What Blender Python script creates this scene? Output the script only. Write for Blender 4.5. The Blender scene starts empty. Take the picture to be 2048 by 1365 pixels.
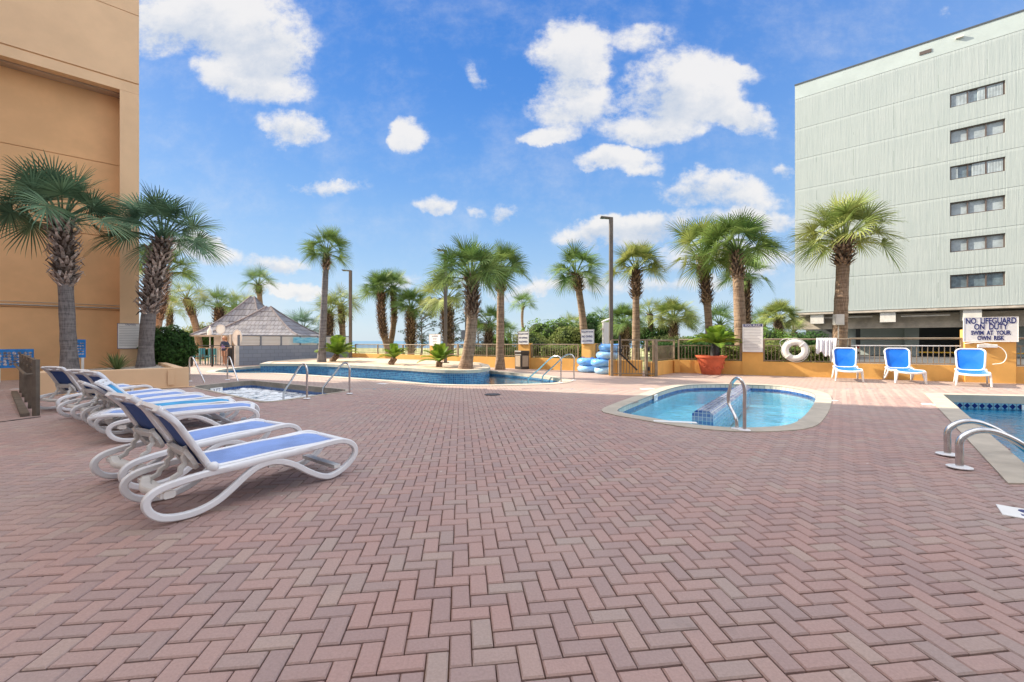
import bpy, math, random
from mathutils import Vector, Matrix, noise as mn
from mathutils.geometry import delaunay_2d_cdt
R=math.radians; PI=math.pi
scene=bpy.context.scene
S=1.16            # metres per build unit (camera eye height 1.45 m)
F=840.0; CY=682.5; H=1.25
# ------------------------------------------------------------------ camera
cd=bpy.data.cameras.new('camera'); cam=bpy.data.objects.new('camera',cd)
scene.collection.objects.link(cam); scene.camera=cam
cam.location=(0,0,H*S); cam.rotation_euler=(R(90),0,0)
cd.sensor_width=36; cd.lens=F/2048*36; cd.clip_start=.05; cd.clip_end=20000
scene.render.resolution_x=1024; scene.render.resolution_y=682
# ------------------------------------------------------------------ node helper
class NT:
    def __init__(s,tree): s.t=tree; s.n=tree.nodes; s.l=tree.links
    def new(s,ty,**k):
        n=s.n.new(ty)
        for a,b in k.items(): setattr(n,a,b)
        return n
    def put(s,sock,v):
        if v is None: return
        if isinstance(v,bpy.types.NodeSocket): s.l.new(v,sock)
        elif isinstance(v,(tuple,list)) and len(v)==3 and sock.type=='RGBA': sock.default_value=(*v,1)
        else: sock.default_value=v
    def m(s,op,a,b=None,c=None,clamp=False):
        n=s.new('ShaderNodeMath',operation=op); n.use_clamp=clamp
        for i,v in enumerate((a,b,c)):
            if v is not None: s.put(n.inputs[i],v)
        return n.outputs[0]
    def mix(s,f,a,b,bt='MIX'):
        n=s.new('ShaderNodeMix',data_type='RGBA',blend_type=bt)
        s.put(n.inputs[0],f); s.put(n.inputs[6],a); s.put(n.inputs[7],b); return n.outputs[2]
    def noise(s,vec,sc,det=3,rough=.5,dim='3D',w=None):
        n=s.new('ShaderNodeTexNoise'); n.noise_dimensions=dim
        if vec is not None: s.put(n.inputs['Vector'],vec)
        if w is not None: s.put(n.inputs['W'],w)
        s.put(n.inputs['Scale'],sc); s.put(n.inputs['Detail'],det); s.put(n.inputs['Roughness'],rough)
        return n
    def ss(s,v,a,b,lo=0.,hi=1.):
        n=s.new('ShaderNodeMapRange',interpolation_type='SMOOTHSTEP')
        s.put(n.inputs[0],v); n.inputs[1].default_value=a; n.inputs[2].default_value=b
        n.inputs[3].default_value=lo; n.inputs[4].default_value=hi; return n.outputs[0]
    def comb(s,x,y,z):
        n=s.new('ShaderNodeCombineXYZ'); s.put(n.inputs[0],x); s.put(n.inputs[1],y); s.put(n.inputs[2],z); return n.outputs[0]
    def sep(s,v):
        n=s.new('ShaderNodeSeparateXYZ'); s.put(n.inputs[0],v); return n.outputs
    def vm(s,op,a,b):
        n=s.new('ShaderNodeVectorMath',operation=op); s.put(n.inputs[0],a); s.put(n.inputs[1],b); return n.outputs[0]
    def bump(s,h,st=.3,dist=.02,nrm=None):
        n=s.new('ShaderNodeBump'); s.put(n.inputs['Strength'],st); s.put(n.inputs['Distance'],dist); s.put(n.inputs['Height'],h)
        if nrm is not None: s.put(n.inputs['Normal'],nrm)
        return n.outputs[0]
# ------------------------------------------------------------------ light
SUN_EL=R(33); SUNV=Vector((-1,.36,0)).normalized()
sunrot=math.atan2(SUNV.x,SUNV.y)        # clockwise from +Y
w=bpy.data.worlds.new('World'); scene.world=w; w.use_nodes=True
N=NT(w.node_tree); N.n.clear()
sky=N.new('ShaderNodeTexSky',sky_type='NISHITA'); sky.sun_disc=False
sky.sun_elevation=SUN_EL; sky.sun_rotation=sunrot; sky.air_density=1.0; sky.dust_density=.6; sky.ozone_density=2.5; sky.altitude=0
tc=N.new('ShaderNodeTexCoord').outputs['Generated']
dx,dy,dz=N.sep(tc)
yy=N.m('MAXIMUM',dy,.08)
U=N.m('DIVIDE',dx,yy); V=N.m('DIVIDE',dz,yy)
P2=N.comb(U,V,0.)
n1=N.noise(P2,2.6,7,.62); n2=N.noise(N.vm('ADD',P2,(5.2,1.3,0)),9.,6,.62)
wx,wy,_=N.sep(N.vm('SUBTRACT',n1.outputs['Color'],(.5,.5,.5)))
wx2,wy2,_=N.sep(N.vm('SUBTRACT',n2.outputs['Color'],(.5,.5,.5)))
Uw=N.m('ADD',U,N.m('ADD',N.m('MULTIPLY',wx,.20),N.m('MULTIPLY',wx2,.07)))
Vw=N.m('ADD',V,N.m('ADD',N.m('MULTIPLY',wy,.16),N.m('MULTIPLY',wy2,.07)))
# clouds as soft ellipses in direction space: (px,py,rx,ry,rot deg,strength)
CL=[(430,30,200,95,-12,1.1),(520,95,110,75,0,1.1),(500,160,110,55,-20,1.0),(350,60,100,60,0,.8),
 (1140,110,78,80,0,1.0),(1150,200,90,60,0,.85),(1110,268,75,22,14,.7),
 (1360,175,125,85,0,1.15),(1440,225,115,45,-15,1.0),(1300,250,120,45,0,.85),(1510,240,50,34,-40,.85),(1280,75,80,30,5,.5),(1470,140,60,22,-10,.55),
 (1235,322,80,28,0,.9),(1290,345,45,16,0,.6),
 (575,268,70,32,-20,.85),(820,275,42,40,-20,.8),(950,145,24,36,20,.62),
 (655,383,85,16,-4,.7),(868,418,42,20,0,.75),(1003,425,36,22,10,.8),(945,428,25,12,0,.4),
 (1445,395,130,34,-4,.8),(1565,345,26,16,10,.6),(1200,462,90,26,10,1.1),(1300,452,130,30,8,1.1),(1500,440,110,28,0,.95),(1400,380,90,30,0,.9),
 (420,500,80,28,-15,.95),(560,525,70,20,0,.85),(585,580,90,18,0,.75),(1080,575,170,15,0,.7),(1390,505,130,30,0,.8),(1540,530,70,28,0,.85),(1300,560,230,20,0,.65),(900,560,160,14,0,.5),
 (1880,30,14,14,0,.4),(-400,200,260,120,0,.8),(2700,250,300,110,0,.8),(2300,480,200,40,0,.6)]
acc=None; accS=None
for (px,py,rx,ry,rot,st) in CL:
    u0=(px-1024)/F; v0=(CY-py)/F; ca,sa=math.cos(R(rot)),math.sin(R(rot))
    a=N.m('SUBTRACT',Uw,u0); b=N.m('SUBTRACT',Vw,v0)
    p=N.m('MULTIPLY',N.m('MULTIPLY_ADD',a,ca,N.m('MULTIPLY',b,sa)),F/rx/1.15)
    q=N.m('MULTIPLY',N.m('MULTIPLY_ADD',a,-sa,N.m('MULTIPLY',b,ca)),F/ry/1.15)
    d=N.m('MULTIPLY_ADD',p,p,N.m('MULTIPLY',q,q))
    e=N.m('MULTIPLY',N.m('SUBTRACT',1.,d),st,clamp=False)
    e=N.m('MAXIMUM',e,0.)
    acc=e if acc is None else N.m('SMOOTH_MAX',acc,e,.12)
    lo=N.m('MULTIPLY',N.m('MULTIPLY_ADD',q,-.5,.1),e)
    accS=lo if accS is None else N.m('MAXIMUM',accS,lo)
n3=N.noise(N.comb(N.m('MULTIPLY',U,1.),N.m('MULTIPLY',V,1.25),3.),6.5,10,.68)
amp=N.m('MINIMUM',1.,N.m('MULTIPLY',acc,3.))
dens=N.m('ADD',acc,N.m('MULTIPLY',N.m('MULTIPLY',N.m('SUBTRACT',n3.outputs[0],.52),2.6),amp))
mask=N.m('POWER',N.ss(dens,.02,.78),.85)
gate=N.ss(dz,.0,.05); mask=N.m('MULTIPLY',mask,gate)
mask=N.m('MULTIPLY',mask,.93)
shade=N.ss(N.m('ADD',accS,N.m('MULTIPLY',N.m('SUBTRACT',n3.outputs[0],.5),-.9)),-.05,.42)
ccol=N.mix(shade,(5.1,5.0,4.9),(3.3,3.65,4.2))
# sky colour: an elevation gradient (blue overhead, pale at the sea) with a share of the Nishita sky
ramp=N.new('ShaderNodeValToRGB'); N.l.new(N.m('MAXIMUM',dz,0.),ramp.inputs[0]); ramp.color_ramp.interpolation='B_SPLINE'
els=ramp.color_ramp.elements; st=[(0.,(.66,.79,.90)),(.06,(.57,.75,.90)),(.16,(.40,.63,.91)),(.32,(.19,.44,.89)),(.50,(.075,.29,.82)),(.75,(.04,.20,.68)),(1.,(.03,.16,.6))]
els[0].position=0; els[0].color=(*st[0][1],1); els[1].position=1; els[1].color=(*st[-1][1],1)
for p_,c_ in st[1:-1]: e_=els.new(p_); e_.color=(*c_,1)
grad=N.mix(1.,ramp.outputs[0],(5.4,5.4,5.4),'MULTIPLY')
side_=N.ss(N.m('ABSOLUTE',N.m('ADD',U,.15)),.25,1.5); grad=N.mix(N.m('MULTIPLY',side_,.30),grad,(2.4,3.3,5.0))
base=N.mix(.88,sky.outputs[0],grad)
col=N.mix(mask,base,ccol)
# bright cloud cover, added out of view overhead and behind to light the shade
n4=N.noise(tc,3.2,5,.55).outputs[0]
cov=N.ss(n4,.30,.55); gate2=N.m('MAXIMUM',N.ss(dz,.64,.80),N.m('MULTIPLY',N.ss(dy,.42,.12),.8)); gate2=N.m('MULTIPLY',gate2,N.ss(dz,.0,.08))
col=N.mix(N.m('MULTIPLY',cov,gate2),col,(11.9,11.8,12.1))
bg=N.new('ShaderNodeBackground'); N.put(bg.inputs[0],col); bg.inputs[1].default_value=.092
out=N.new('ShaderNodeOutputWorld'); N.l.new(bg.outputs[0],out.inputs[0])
sd=bpy.data.lights.new('sun','SUN'); sd.energy=5.0; sd.angle=R(.6); sd.color=(1,.88,.70)
so=bpy.data.objects.new('sun',sd); scene.collection.objects.link(so)
tosun=Vector((SUNV.x*math.cos(SUN_EL),SUNV.y*math.cos(SUN_EL),math.sin(SUN_EL)))
so.rotation_euler=tosun.to_track_quat('Z','Y').to_euler()
scene.view_settings.view_transform='Standard'; scene.view_settings.look='None'; scene.view_settings.gamma=1
scene.view_settings.exposure=1.0
# ------------------------------------------------------------------ object helpers
def link(o): scene.collection.objects.link(o); return o
def thing(name,label,cat,loc=(0,0,0),rz=0,group=None):
    o=link(bpy.data.objects.new(name,None)); o.location=loc; o.rotation_euler=(0,0,rz); o.empty_display_size=.1
    o['label']=label; o['category']=cat
    if group: o['group']=group
    return o
def tag(o,label,cat,group=None):
    o['label']=label; o['category']=cat
    if group: o['group']=group
    return o
def struct(o): o['kind']='structure'; return o
def children(o): return [c for c in scene.collection.objects if c.parent is o]
def copy_tree(o,parent=None):
    c=o.copy(); link(c); c.parent=parent
    for ch in children(o): copy_tree(ch,c)
    return c
def V3(a): return Vector(a)
class MB:
    def __init__(s): s.v=[]; s.f=[]
    def add(s,vs,fs):
        b=len(s.v); s.v+= [tuple(v) for v in vs]; s.f+=[tuple(i+b for i in f) for f in fs]; return s
    def box(s,x0,x1,y0,y1,z0,z1,bev=0):
        s.add([(x0,y0,z0),(x1,y0,z0),(x1,y1,z0),(x0,y1,z0),(x0,y0,z1),(x1,y0,z1),(x1,y1,z1),(x0,y1,z1)],
              [(0,3,2,1),(4,5,6,7),(0,1,5,4),(1,2,6,5),(2,3,7,6),(3,0,4,7)]); return s
    def obox(s,c,ux,uy,uz,sx,sy,sz):
        c=V3(c); ux=V3(ux).normalized()*sx/2; uy=V3(uy).normalized()*sy/2; uz=V3(uz).normalized()*sz/2
        vs=[c+a*ux+b*uy+d*uz for d in(-1,1) for (a,b) in((-1,-1),(1,-1),(1,1),(-1,1))]
        s.add(vs,[(0,3,2,1),(4,5,6,7),(0,1,5,4),(1,2,6,5),(2,3,7,6),(3,0,4,7)]); return s
    def beam(s,a,b,wd,ht,up=(0,0,1)):
        a=V3(a); b=V3(b); d=(b-a); L=d.length; d.normalize(); side=d.cross(V3(up)).normalized(); u=side.cross(d)
        return s.obox((a+b)/2,d,side,u,L,wd,ht)
    def wall(s,a,b,th,z0,z1,side=0):
        a=Vector(a[:2]); b=Vector(b[:2]); d=(b-a).normalized(); n=Vector((-d.y,d.x))*th
        o0=-n*(.5-side/2) if side<2 else n*0
        p=[a+o0,b+o0,b+o0+n,a+o0+n]
        s.add([(q.x,q.y,z0) for q in p]+[(q.x,q.y,z1) for q in p],[(0,3,2,1),(4,5,6,7),(0,1,5,4),(1,2,6,5),(2,3,7,6),(3,0,4,7)]); return s
    def tube(s,pts,r,n=8,cap=True,closed=False):
        P=[V3(p) for p in pts]; m=len(P); rr=r if isinstance(r,(list,tuple)) else [r]*m
        T=[]
        for i in range(m):
            a=P[(i-1)%m] if closed or i>0 else P[i]; b=P[(i+1)%m] if closed or i<m-1 else P[i]
            T.append((b-a).normalized())
        u=T[0].orthogonal().normalized(); vs=[]; 
        for i in range(m):
            u=(u-T[i]*u.dot(T[i])); 
            if u.length<1e-6: u=T[i].orthogonal()
            u.normalize(); w_=T[i].cross(u)
            for k in range(n):
                a=2*PI*k/n; vs.append(P[i]+(u*math.cos(a)+w_*math.sin(a))*rr[i])
        fs=[]
        for i in range(m if closed else m-1):
            j=(i+1)%m
            for k in range(n):
                k2=(k+1)%n; fs.append((i*n+k,i*n+k2,j*n+k2,j*n+k))
        if cap and not closed: fs.append(tuple(range(n))[::-1]); fs.append(tuple((m-1)*n+k for k in range(n)))
        s.add(vs,fs); return s
    def sweep(s,pts,lat,tw,lw,closed=False):
        # rectangular (chamfered) section: tw in the plane of the curve, lw along lat
        P=[V3(p) for p in pts]; m=len(P); lat=V3(lat).normalized(); vs=[]
        c=min(tw,lw)*.2
        sec=[(-tw/2+c,-lw/2),(tw/2-c,-lw/2),(tw/2,-lw/2+c),(tw/2,lw/2-c),(tw/2-c,lw/2),(-tw/2+c,lw/2),(-tw/2,lw/2-c),(-tw/2,-lw/2+c)]
        for i in range(m):
            a=P[(i-1)%m] if closed or i>0 else P[i]; b=P[(i+1)%m] if closed or i<m-1 else P[i]
            t=(b-a).normalized(); nn=lat.cross(t).normalized()
            for (a_,b_) in sec: vs.append(P[i]+nn*a_+lat*b_)
        fs=[]; n=8
        for i in range(m if closed else m-1):
            j=(i+1)%m
            for k in range(n):
                k2=(k+1)%n; fs.append((i*n+k,j*n+k,j*n+k2,i*n+k2))
        if not closed: fs.append(tuple(range(n))); fs.append(tuple((m-1)*n+k for k in range(n))[::-1])
        s.add(vs,fs); return s
    def lathe(s,c,prof,n=24,axis=(0,0,1),cap=True):
        c=V3(c); ax=V3(axis).normalized(); u=ax.orthogonal().normalized(); w_=ax.cross(u); vs=[]
        for (r,z) in prof:
            for k in range(n):
                a=2*PI*k/n; vs.append(c+ax*z+(u*math.cos(a)+w_*math.sin(a))*max(r,1e-4))
        fs=[]; m=len(prof)
        for i in range(m-1):
            for k in range(n):
                k2=(k+1)%n; fs.append((i*n+k,i*n+k2,(i+1)*n+k2,(i+1)*n+k))
        if cap: fs.append(tuple(range(n))[::-1]); fs.append(tuple((m-1)*n+k for k in range(n)))
        s.add(vs,fs); return s
    def ball(s,c,r,n=12,sc=(1,1,1)):
        c=V3(c); vs=[]; fs=[]; m=n//2
        for i in range(m+1):
            th=PI*i/m
            for k in range(n):
                a=2*PI*k/n; vs.append(c+Vector((math.sin(th)*math.cos(a)*sc[0],math.sin(th)*math.sin(a)*sc[1],math.cos(th)*sc[2]))*r)
        for i in range(m):
            for k in range(n):
                k2=(k+1)%n; fs.append((i*n+k,(i+1)*n+k,(i+1)*n+k2,i*n+k2))
        s.add(vs,fs); return s
    def torus(s,c,R_,r,axis=(0,0,1),n=28,m=10,sq=1.):
        c=V3(c); ax=V3(axis).normalized(); u=ax.orthogonal().normalized(); w_=ax.cross(u); vs=[];fs=[]
        for i in range(n):
            a=2*PI*i/n; d=u*math.cos(a)+w_*math.sin(a)
            for k in range(m):
                b=2*PI*k/m; vs.append(c+d*(R_+r*math.cos(b))+ax*r*sq*math.sin(b))
        for i in range(n):
            for k in range(m):
                fs.append((i*m+k,((i+1)%n)*m+k,((i+1)%n)*m+(k+1)%m,i*m+(k+1)%m))
        s.add(vs,fs); return s
    def build(s,name,mat,parent=None,smooth=False,bevel=0):
        me=bpy.data.meshes.new(name); me.from_pydata(s.v,[],s.f); me.update()
        if smooth:
            for p in me.polygons: p.use_smooth=True
            try: me.set_sharp_from_angle(angle=R(smooth if smooth is not True else 45))
            except Exception: pass
        if mat: me.materials.append(mat)
        o=link(bpy.data.objects.new(name,me)); o.parent=parent
        if bevel:
            b=o.modifiers.new('bevel','BEVEL'); b.width=bevel; b.segments=2; b.limit_method='ANGLE'
        return o
def G(px,py,z=0.):
    D=(H-z)*F/(py-CY); return Vector(((px-1024)/F*D,D,z))
def at(px,py,D): return Vector(((px-1024)/F*D,D,H-(py-CY)/F*D))
def rnd(a,b): return random.uniform(a,b)
def crom(pts,k=6,closed=True):
    P=[Vector(p) for p in pts]; n=len(P); o=[]
    for i in range(n if closed else n-1):
        if closed: a,b,c,d=P[(i-1)%n],P[i],P[(i+1)%n],P[(i+2)%n]
        else: a,b,c,d=P[max(i-1,0)],P[i],P[i+1],P[min(i+2,n-1)]
        for j in range(k):
            t=j/k; o.append(.5*((2*b)+(-a+c)*t+(2*a-5*b+4*c-d)*t*t+(-a+3*b-3*c+d)*t**3))
    if not closed: o.append(P[-1])
    return o
def inside(p,poly):
    c=False; n=len(poly); x,y=p[0],p[1]
    for i in range(n):
        a=poly[i]; b=poly[i-1]
        if (a[1]>y)!=(b[1]>y) and x<(b[0]-a[0])*(y-a[1])/(b[1]-a[1])+a[0]: c=not c
    return c
def sheet(outer,holes,z,name,mat,step=None):
    vs=[Vector(p[:2]) for p in outer]; ed=[(i,(i+1)%len(outer)) for i in range(len(outer))]
    for h in holes:
        b=len(vs); vs+=[Vector(p[:2]) for p in h]; ed+=[(b+i,b+(i+1)%len(h)) for i in range(len(h))]
    ov,oe,of,_,_,_=delaunay_2d_cdt(vs,ed,[],0,1e-5)
    fs=[]
    for f in of:
        c=sum((ov[i] for i in f),Vector((0,0)))/len(f)
        if inside(c,outer) and not any(inside(c,h) for h in holes):
            a,b,d=[ov[i] for i in f[:3]]
            if (b-a).cross(d-a)<0: f=f[::-1]
            fs.append(tuple(f))
    m=MB(); m.add([(p.x,p.y,z) for p in ov],fs); return m.build(name,mat)
# ------------------------------------------------------------------ materials
def mat(name,col,rough=.6,metal=0.,nscale=0,namp=.15,bump=0,bscale=None,spec=.5,coat=0,sheen=0,stretch=None,col2=None,trans=0,island=0):
    m=bpy.data.materials.new(name); m.use_nodes=True; N=NT(m.node_tree); b=N.n['Principled BSDF']
    b.inputs['Roughness'].default_value=rough; b.inputs['Metallic'].default_value=metal
    b.inputs['Specular IOR Level'].default_value=spec
    if coat: b.inputs['Coat Weight'].default_value=coat; b.inputs['Coat Roughness'].default_value=.1
    tc=N.new('ShaderNodeTexCoord').outputs['Object']; vec=tc
    if stretch: vec=N.vm('MULTIPLY',tc,stretch)
    c=(*col,1)
    if nscale:
        n=N.noise(vec,nscale,5,.6)
        lo=tuple(max(0,x*(1-namp)) for x in col) if col2 is None else col2
        hi=tuple(min(1,x*(1+namp)) for x in col) if col2 is None else col
        f=N.ss(n.outputs[0],.32,.68); c=N.mix(f,lo,hi)
    if island:
        g=N.new('ShaderNodeNewGeometry').outputs['Random Per Island']
        k=N.m('MULTIPLY_ADD',g,island*2,1-island); c=N.mix(1.,c if not isinstance(c,tuple) else c[:3],N.comb(k,k,k),'MULTIPLY')
    if isinstance(c,tuple): b.inputs['Base Color'].default_value=c
    else: N.l.new(c,b.inputs['Base Color'])
    if bump:
        n=N.noise(vec,bscale or nscale*6 or 60,4,.6); N.l.new(N.bump(n.outputs[0],bump,.01),b.inputs['Normal'])
    if trans:
        t=N.new('ShaderNodeBsdfTranslucent'); N.put(t.inputs[0],c if not isinstance(c,tuple) else c)
        mx=N.new('ShaderNodeMixShader'); mx.inputs[0].default_value=trans
        N.l.new(b.outputs[0],mx.inputs[1]); N.l.new(t.outputs[0],mx.inputs[2]); N.l.new(mx.outputs[0],N.n['Material Output'].inputs[0])
    return m
M={}
M['stucco']=mat('orange_stucco',(.77,.53,.32),.85,nscale=.5,namp=.07,bump=.25,bscale=90)
M['stucco_d']=mat('deep_orange_stucco',(.76,.455,.225),.85,nscale=.6,namp=.09,bump=.25,bscale=90)
M['groove']=mat('groove_paint',(.62,.38,.20),.9)
M['soffit']=mat('soffit_paint',(.50,.37,.27),.9,nscale=1)
M['wall']=mat('low_wall_stucco',(.78,.43,.12),.85,nscale=1.2,namp=.10,bump=.3,bscale=80)
M['white']=mat('white_resin',(.80,.81,.83),.38,nscale=3,namp=.04,bump=.03,bscale=120)
M['whitew']=mat('worn_white_resin',(.72,.71,.68),.45,nscale=5,namp=.08)
M['sling']=mat('blue_sling',(.21,.325,.64),.7,nscale=2.5,namp=.16,bump=.35,bscale=420)
M['slingd']=mat('navy_sling',(.03,.09,.30),.75,nscale=3,namp=.12,bump=.3,bscale=400)
M['turq']=mat('turquoise_sling',(.05,.33,.62),.7,nscale=3,namp=.2,bump=.3,bscale=300)
M['bluep']=mat('bright_blue_plastic',(.004,.16,.66),.42,nscale=2,namp=.08,coat=.15)
M['steel']=mat('stainless_steel',(.62,.61,.60),.24,1.,nscale=8,namp=.1)
M['rampm']=mat('dark_brown_weathered_metal',(.14,.115,.09),.6,.1,nscale=5,namp=.25)
M['bronze']=mat('bronze_painted_metal',(.27,.215,.155),.5,.2,nscale=4,namp=.2)
M['black']=mat('black_painted_metal',(.02,.02,.022),.5)
M['lamp']=mat('dark_bronze_pole',(.15,.13,.11),.5,.3,nscale=3,namp=.15)
M['coping']=mat('concrete_coping',(.46,.41,.335),.85,nscale=3,namp=.10,bump=.3,bscale=70)
M['conc']=mat('raw_concrete',(.42,.375,.32),.9,nscale=1.5,namp=.22,bump=.3,bscale=30)
M['conc_l']=mat('pale_concrete',(.60,.58,.54),.9,nscale=2,namp=.12)
M['gravel']=mat('gravel',(.50,.46,.40),.95,nscale=40,namp=.5,bump=.9,bscale=60)
M['isl']=mat('planter_screed',(.58,.44,.32),.95,nscale=5,namp=.2,bump=.4,bscale=40)
M['terra']=mat('terracotta',(.60,.13,.06),.6,nscale=4,namp=.12,bump=.1,bscale=40)
M['signw']=mat('white_sign_board',(.82,.82,.80),.5,nscale=3,namp=.05)
M['navy']=mat('navy_lettering',(.02,.03,.16),.5)
M['greyl']=mat('grey_lettering',(.33,.33,.35),.6)
M['tube']=mat('blue_vinyl',(.15,.42,.90),.28,nscale=6,namp=.18,coat=.3)
M['tubeh']=mat('pale_blue_vinyl',(.33,.60,.95),.28,nscale=6,namp=.14,coat=.3)
M['tan']=mat('tan_metal_panel',(.38,.30,.22),.6,nscale=60,namp=.2)
M['dark']=mat('dark_bin_metal',(.045,.038,.036),.4)
M['block']=mat('grey_painted_block',(.155,.175,.21),.8,nscale=2,namp=.08)
M['slat']=mat('pale_slat',(.66,.67,.66),.7)
M['glassw']=mat('window_glass',(.14,.19,.22),.12,nscale=2,namp=.3,spec=.8)
M['curt']=mat('pale_curtain',(.31,.36,.39),.8,nscale=3,namp=.15)
M['frame']=mat('dark_window_frame',(.10,.075,.065),.5)
M['roofedge']=mat('dark_roof_flashing',(.07,.08,.09),.6)
M['car']=mat('white_car_paint',(.78,.79,.80),.25,coat=.6)
M['red']=mat('red_lens',(.5,.01,.02),.3)
M['tyre']=mat('tyre_rubber',(.02,.02,.02),.8)
M['sand']=mat('dune_sand_and_grass',(.45,.40,.22),.95,nscale=.5,col2=(.20,.25,.07),bump=.5,bscale=6)
M['skin']=mat('skin',(.55,.30,.20),.6)
M['purple']=mat('purple_cloth',(.28,.20,.50),.8,nscale=12,namp=.3)
M['navyc']=mat('dark_cloth',(.03,.05,.10),.85)
M['beige']=mat('beige_cloth',(.52,.33,.24),.85)
M['hair']=mat('blonde_hair',(.42,.22,.10),.7)
M['towel']=mat('white_towel_cloth',(.80,.80,.83),.9,nscale=6,namp=.05)
M['teal']=mat('teal_paint',(.05,.27,.32),.6)
M['shingle']=None
def leafmat(name,c1,c2,isl=.35,trans=.25,ns=1.2):
    return mat(name,c1,.68,nscale=ns,col2=c2,island=isl,trans=trans,spec=.22)
M['frond']=leafmat('palm_frond_green',(.20,.28,.075),(.09,.17,.05))
M['frondy']=leafmat('palm_frond_yellow_green',(.36,.38,.12),(.16,.23,.06))
M['frondb']=leafmat('palm_frond_shade_green',(.17,.27,.15),(.08,.16,.10))
M['sago']=leafmat('sago_frond_green',(.23,.33,.03),(.11,.21,.03),.25)
M['bush']=leafmat('dark_shrub_leaf',(.055,.13,.025),(.02,.06,.015),.5)
M['hedge']=leafmat('variegated_hedge_leaf',(.30,.34,.10),(.10,.17,.05),.5)
M['grape']=leafmat('bright_coastal_shrub_leaf',(.20,.32,.05),(.10,.19,.03),.45,ns=.7)
M['grapey']=leafmat('straw_green_shrub_leaf',(.36,.36,.13),(.17,.23,.06),.4,ns=.8)
M['pine']=leafmat('pine_needle',(.06,.10,.045),(.03,.06,.03),.4,.1)
M['yucca']=leafmat('yucca_blade',(.26,.30,.12),(.10,.17,.06),.4)
M['fibre']=mat('dark_palm_fibre',(.085,.055,.04),.95,nscale=14,namp=.5,bump=.8,bscale=60)
M['boot']=mat('old_leaf_base',(.34,.235,.16),.85,nscale=9,col2=(.10,.06,.04),island=.6)
M['bootg']=mat('grey_old_leaf_base',(.55,.48,.44),.85,nscale=9,col2=(.14,.10,.085),island=.65)
def trunkmat(name,c1,c2):
    m=bpy.data.materials.new(name); m.use_nodes=True; N=NT(m.node_tree); b=N.n['Principled BSDF']; b.inputs['Roughness'].default_value=.9
    tc=N.new('ShaderNodeTexCoord').outputs['Object']; x,y,z=N.sep(tc)
    wv=N.noise(N.vm('MULTIPLY',tc,(2,2,18)),1.,4,.6); fi=N.noise(N.vm('MULTIPLY',tc,(30,30,5)),1.,4,.6)
    f=N.ss(N.m('MULTIPLY_ADD',fi.outputs[0],.5,N.m('MULTIPLY',wv.outputs[0],.5)),.35,.62)
    N.put(b.inputs['Base Color'],N.mix(f,c2,c1))
    h=N.m('ADD',wv.outputs[0],N.m('MULTIPLY',fi.outputs[0],.4)); N.put(b.inputs['Normal'],N.bump(h,.9,.03)); return m
M['trunk']=trunkmat('palm_trunk_bark',(.33,.235,.165),(.14,.09,.06))
M['trunkg']=trunkmat('grey_palm_trunk_bark',(.23,.21,.205),(.10,.09,.09))
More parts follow.
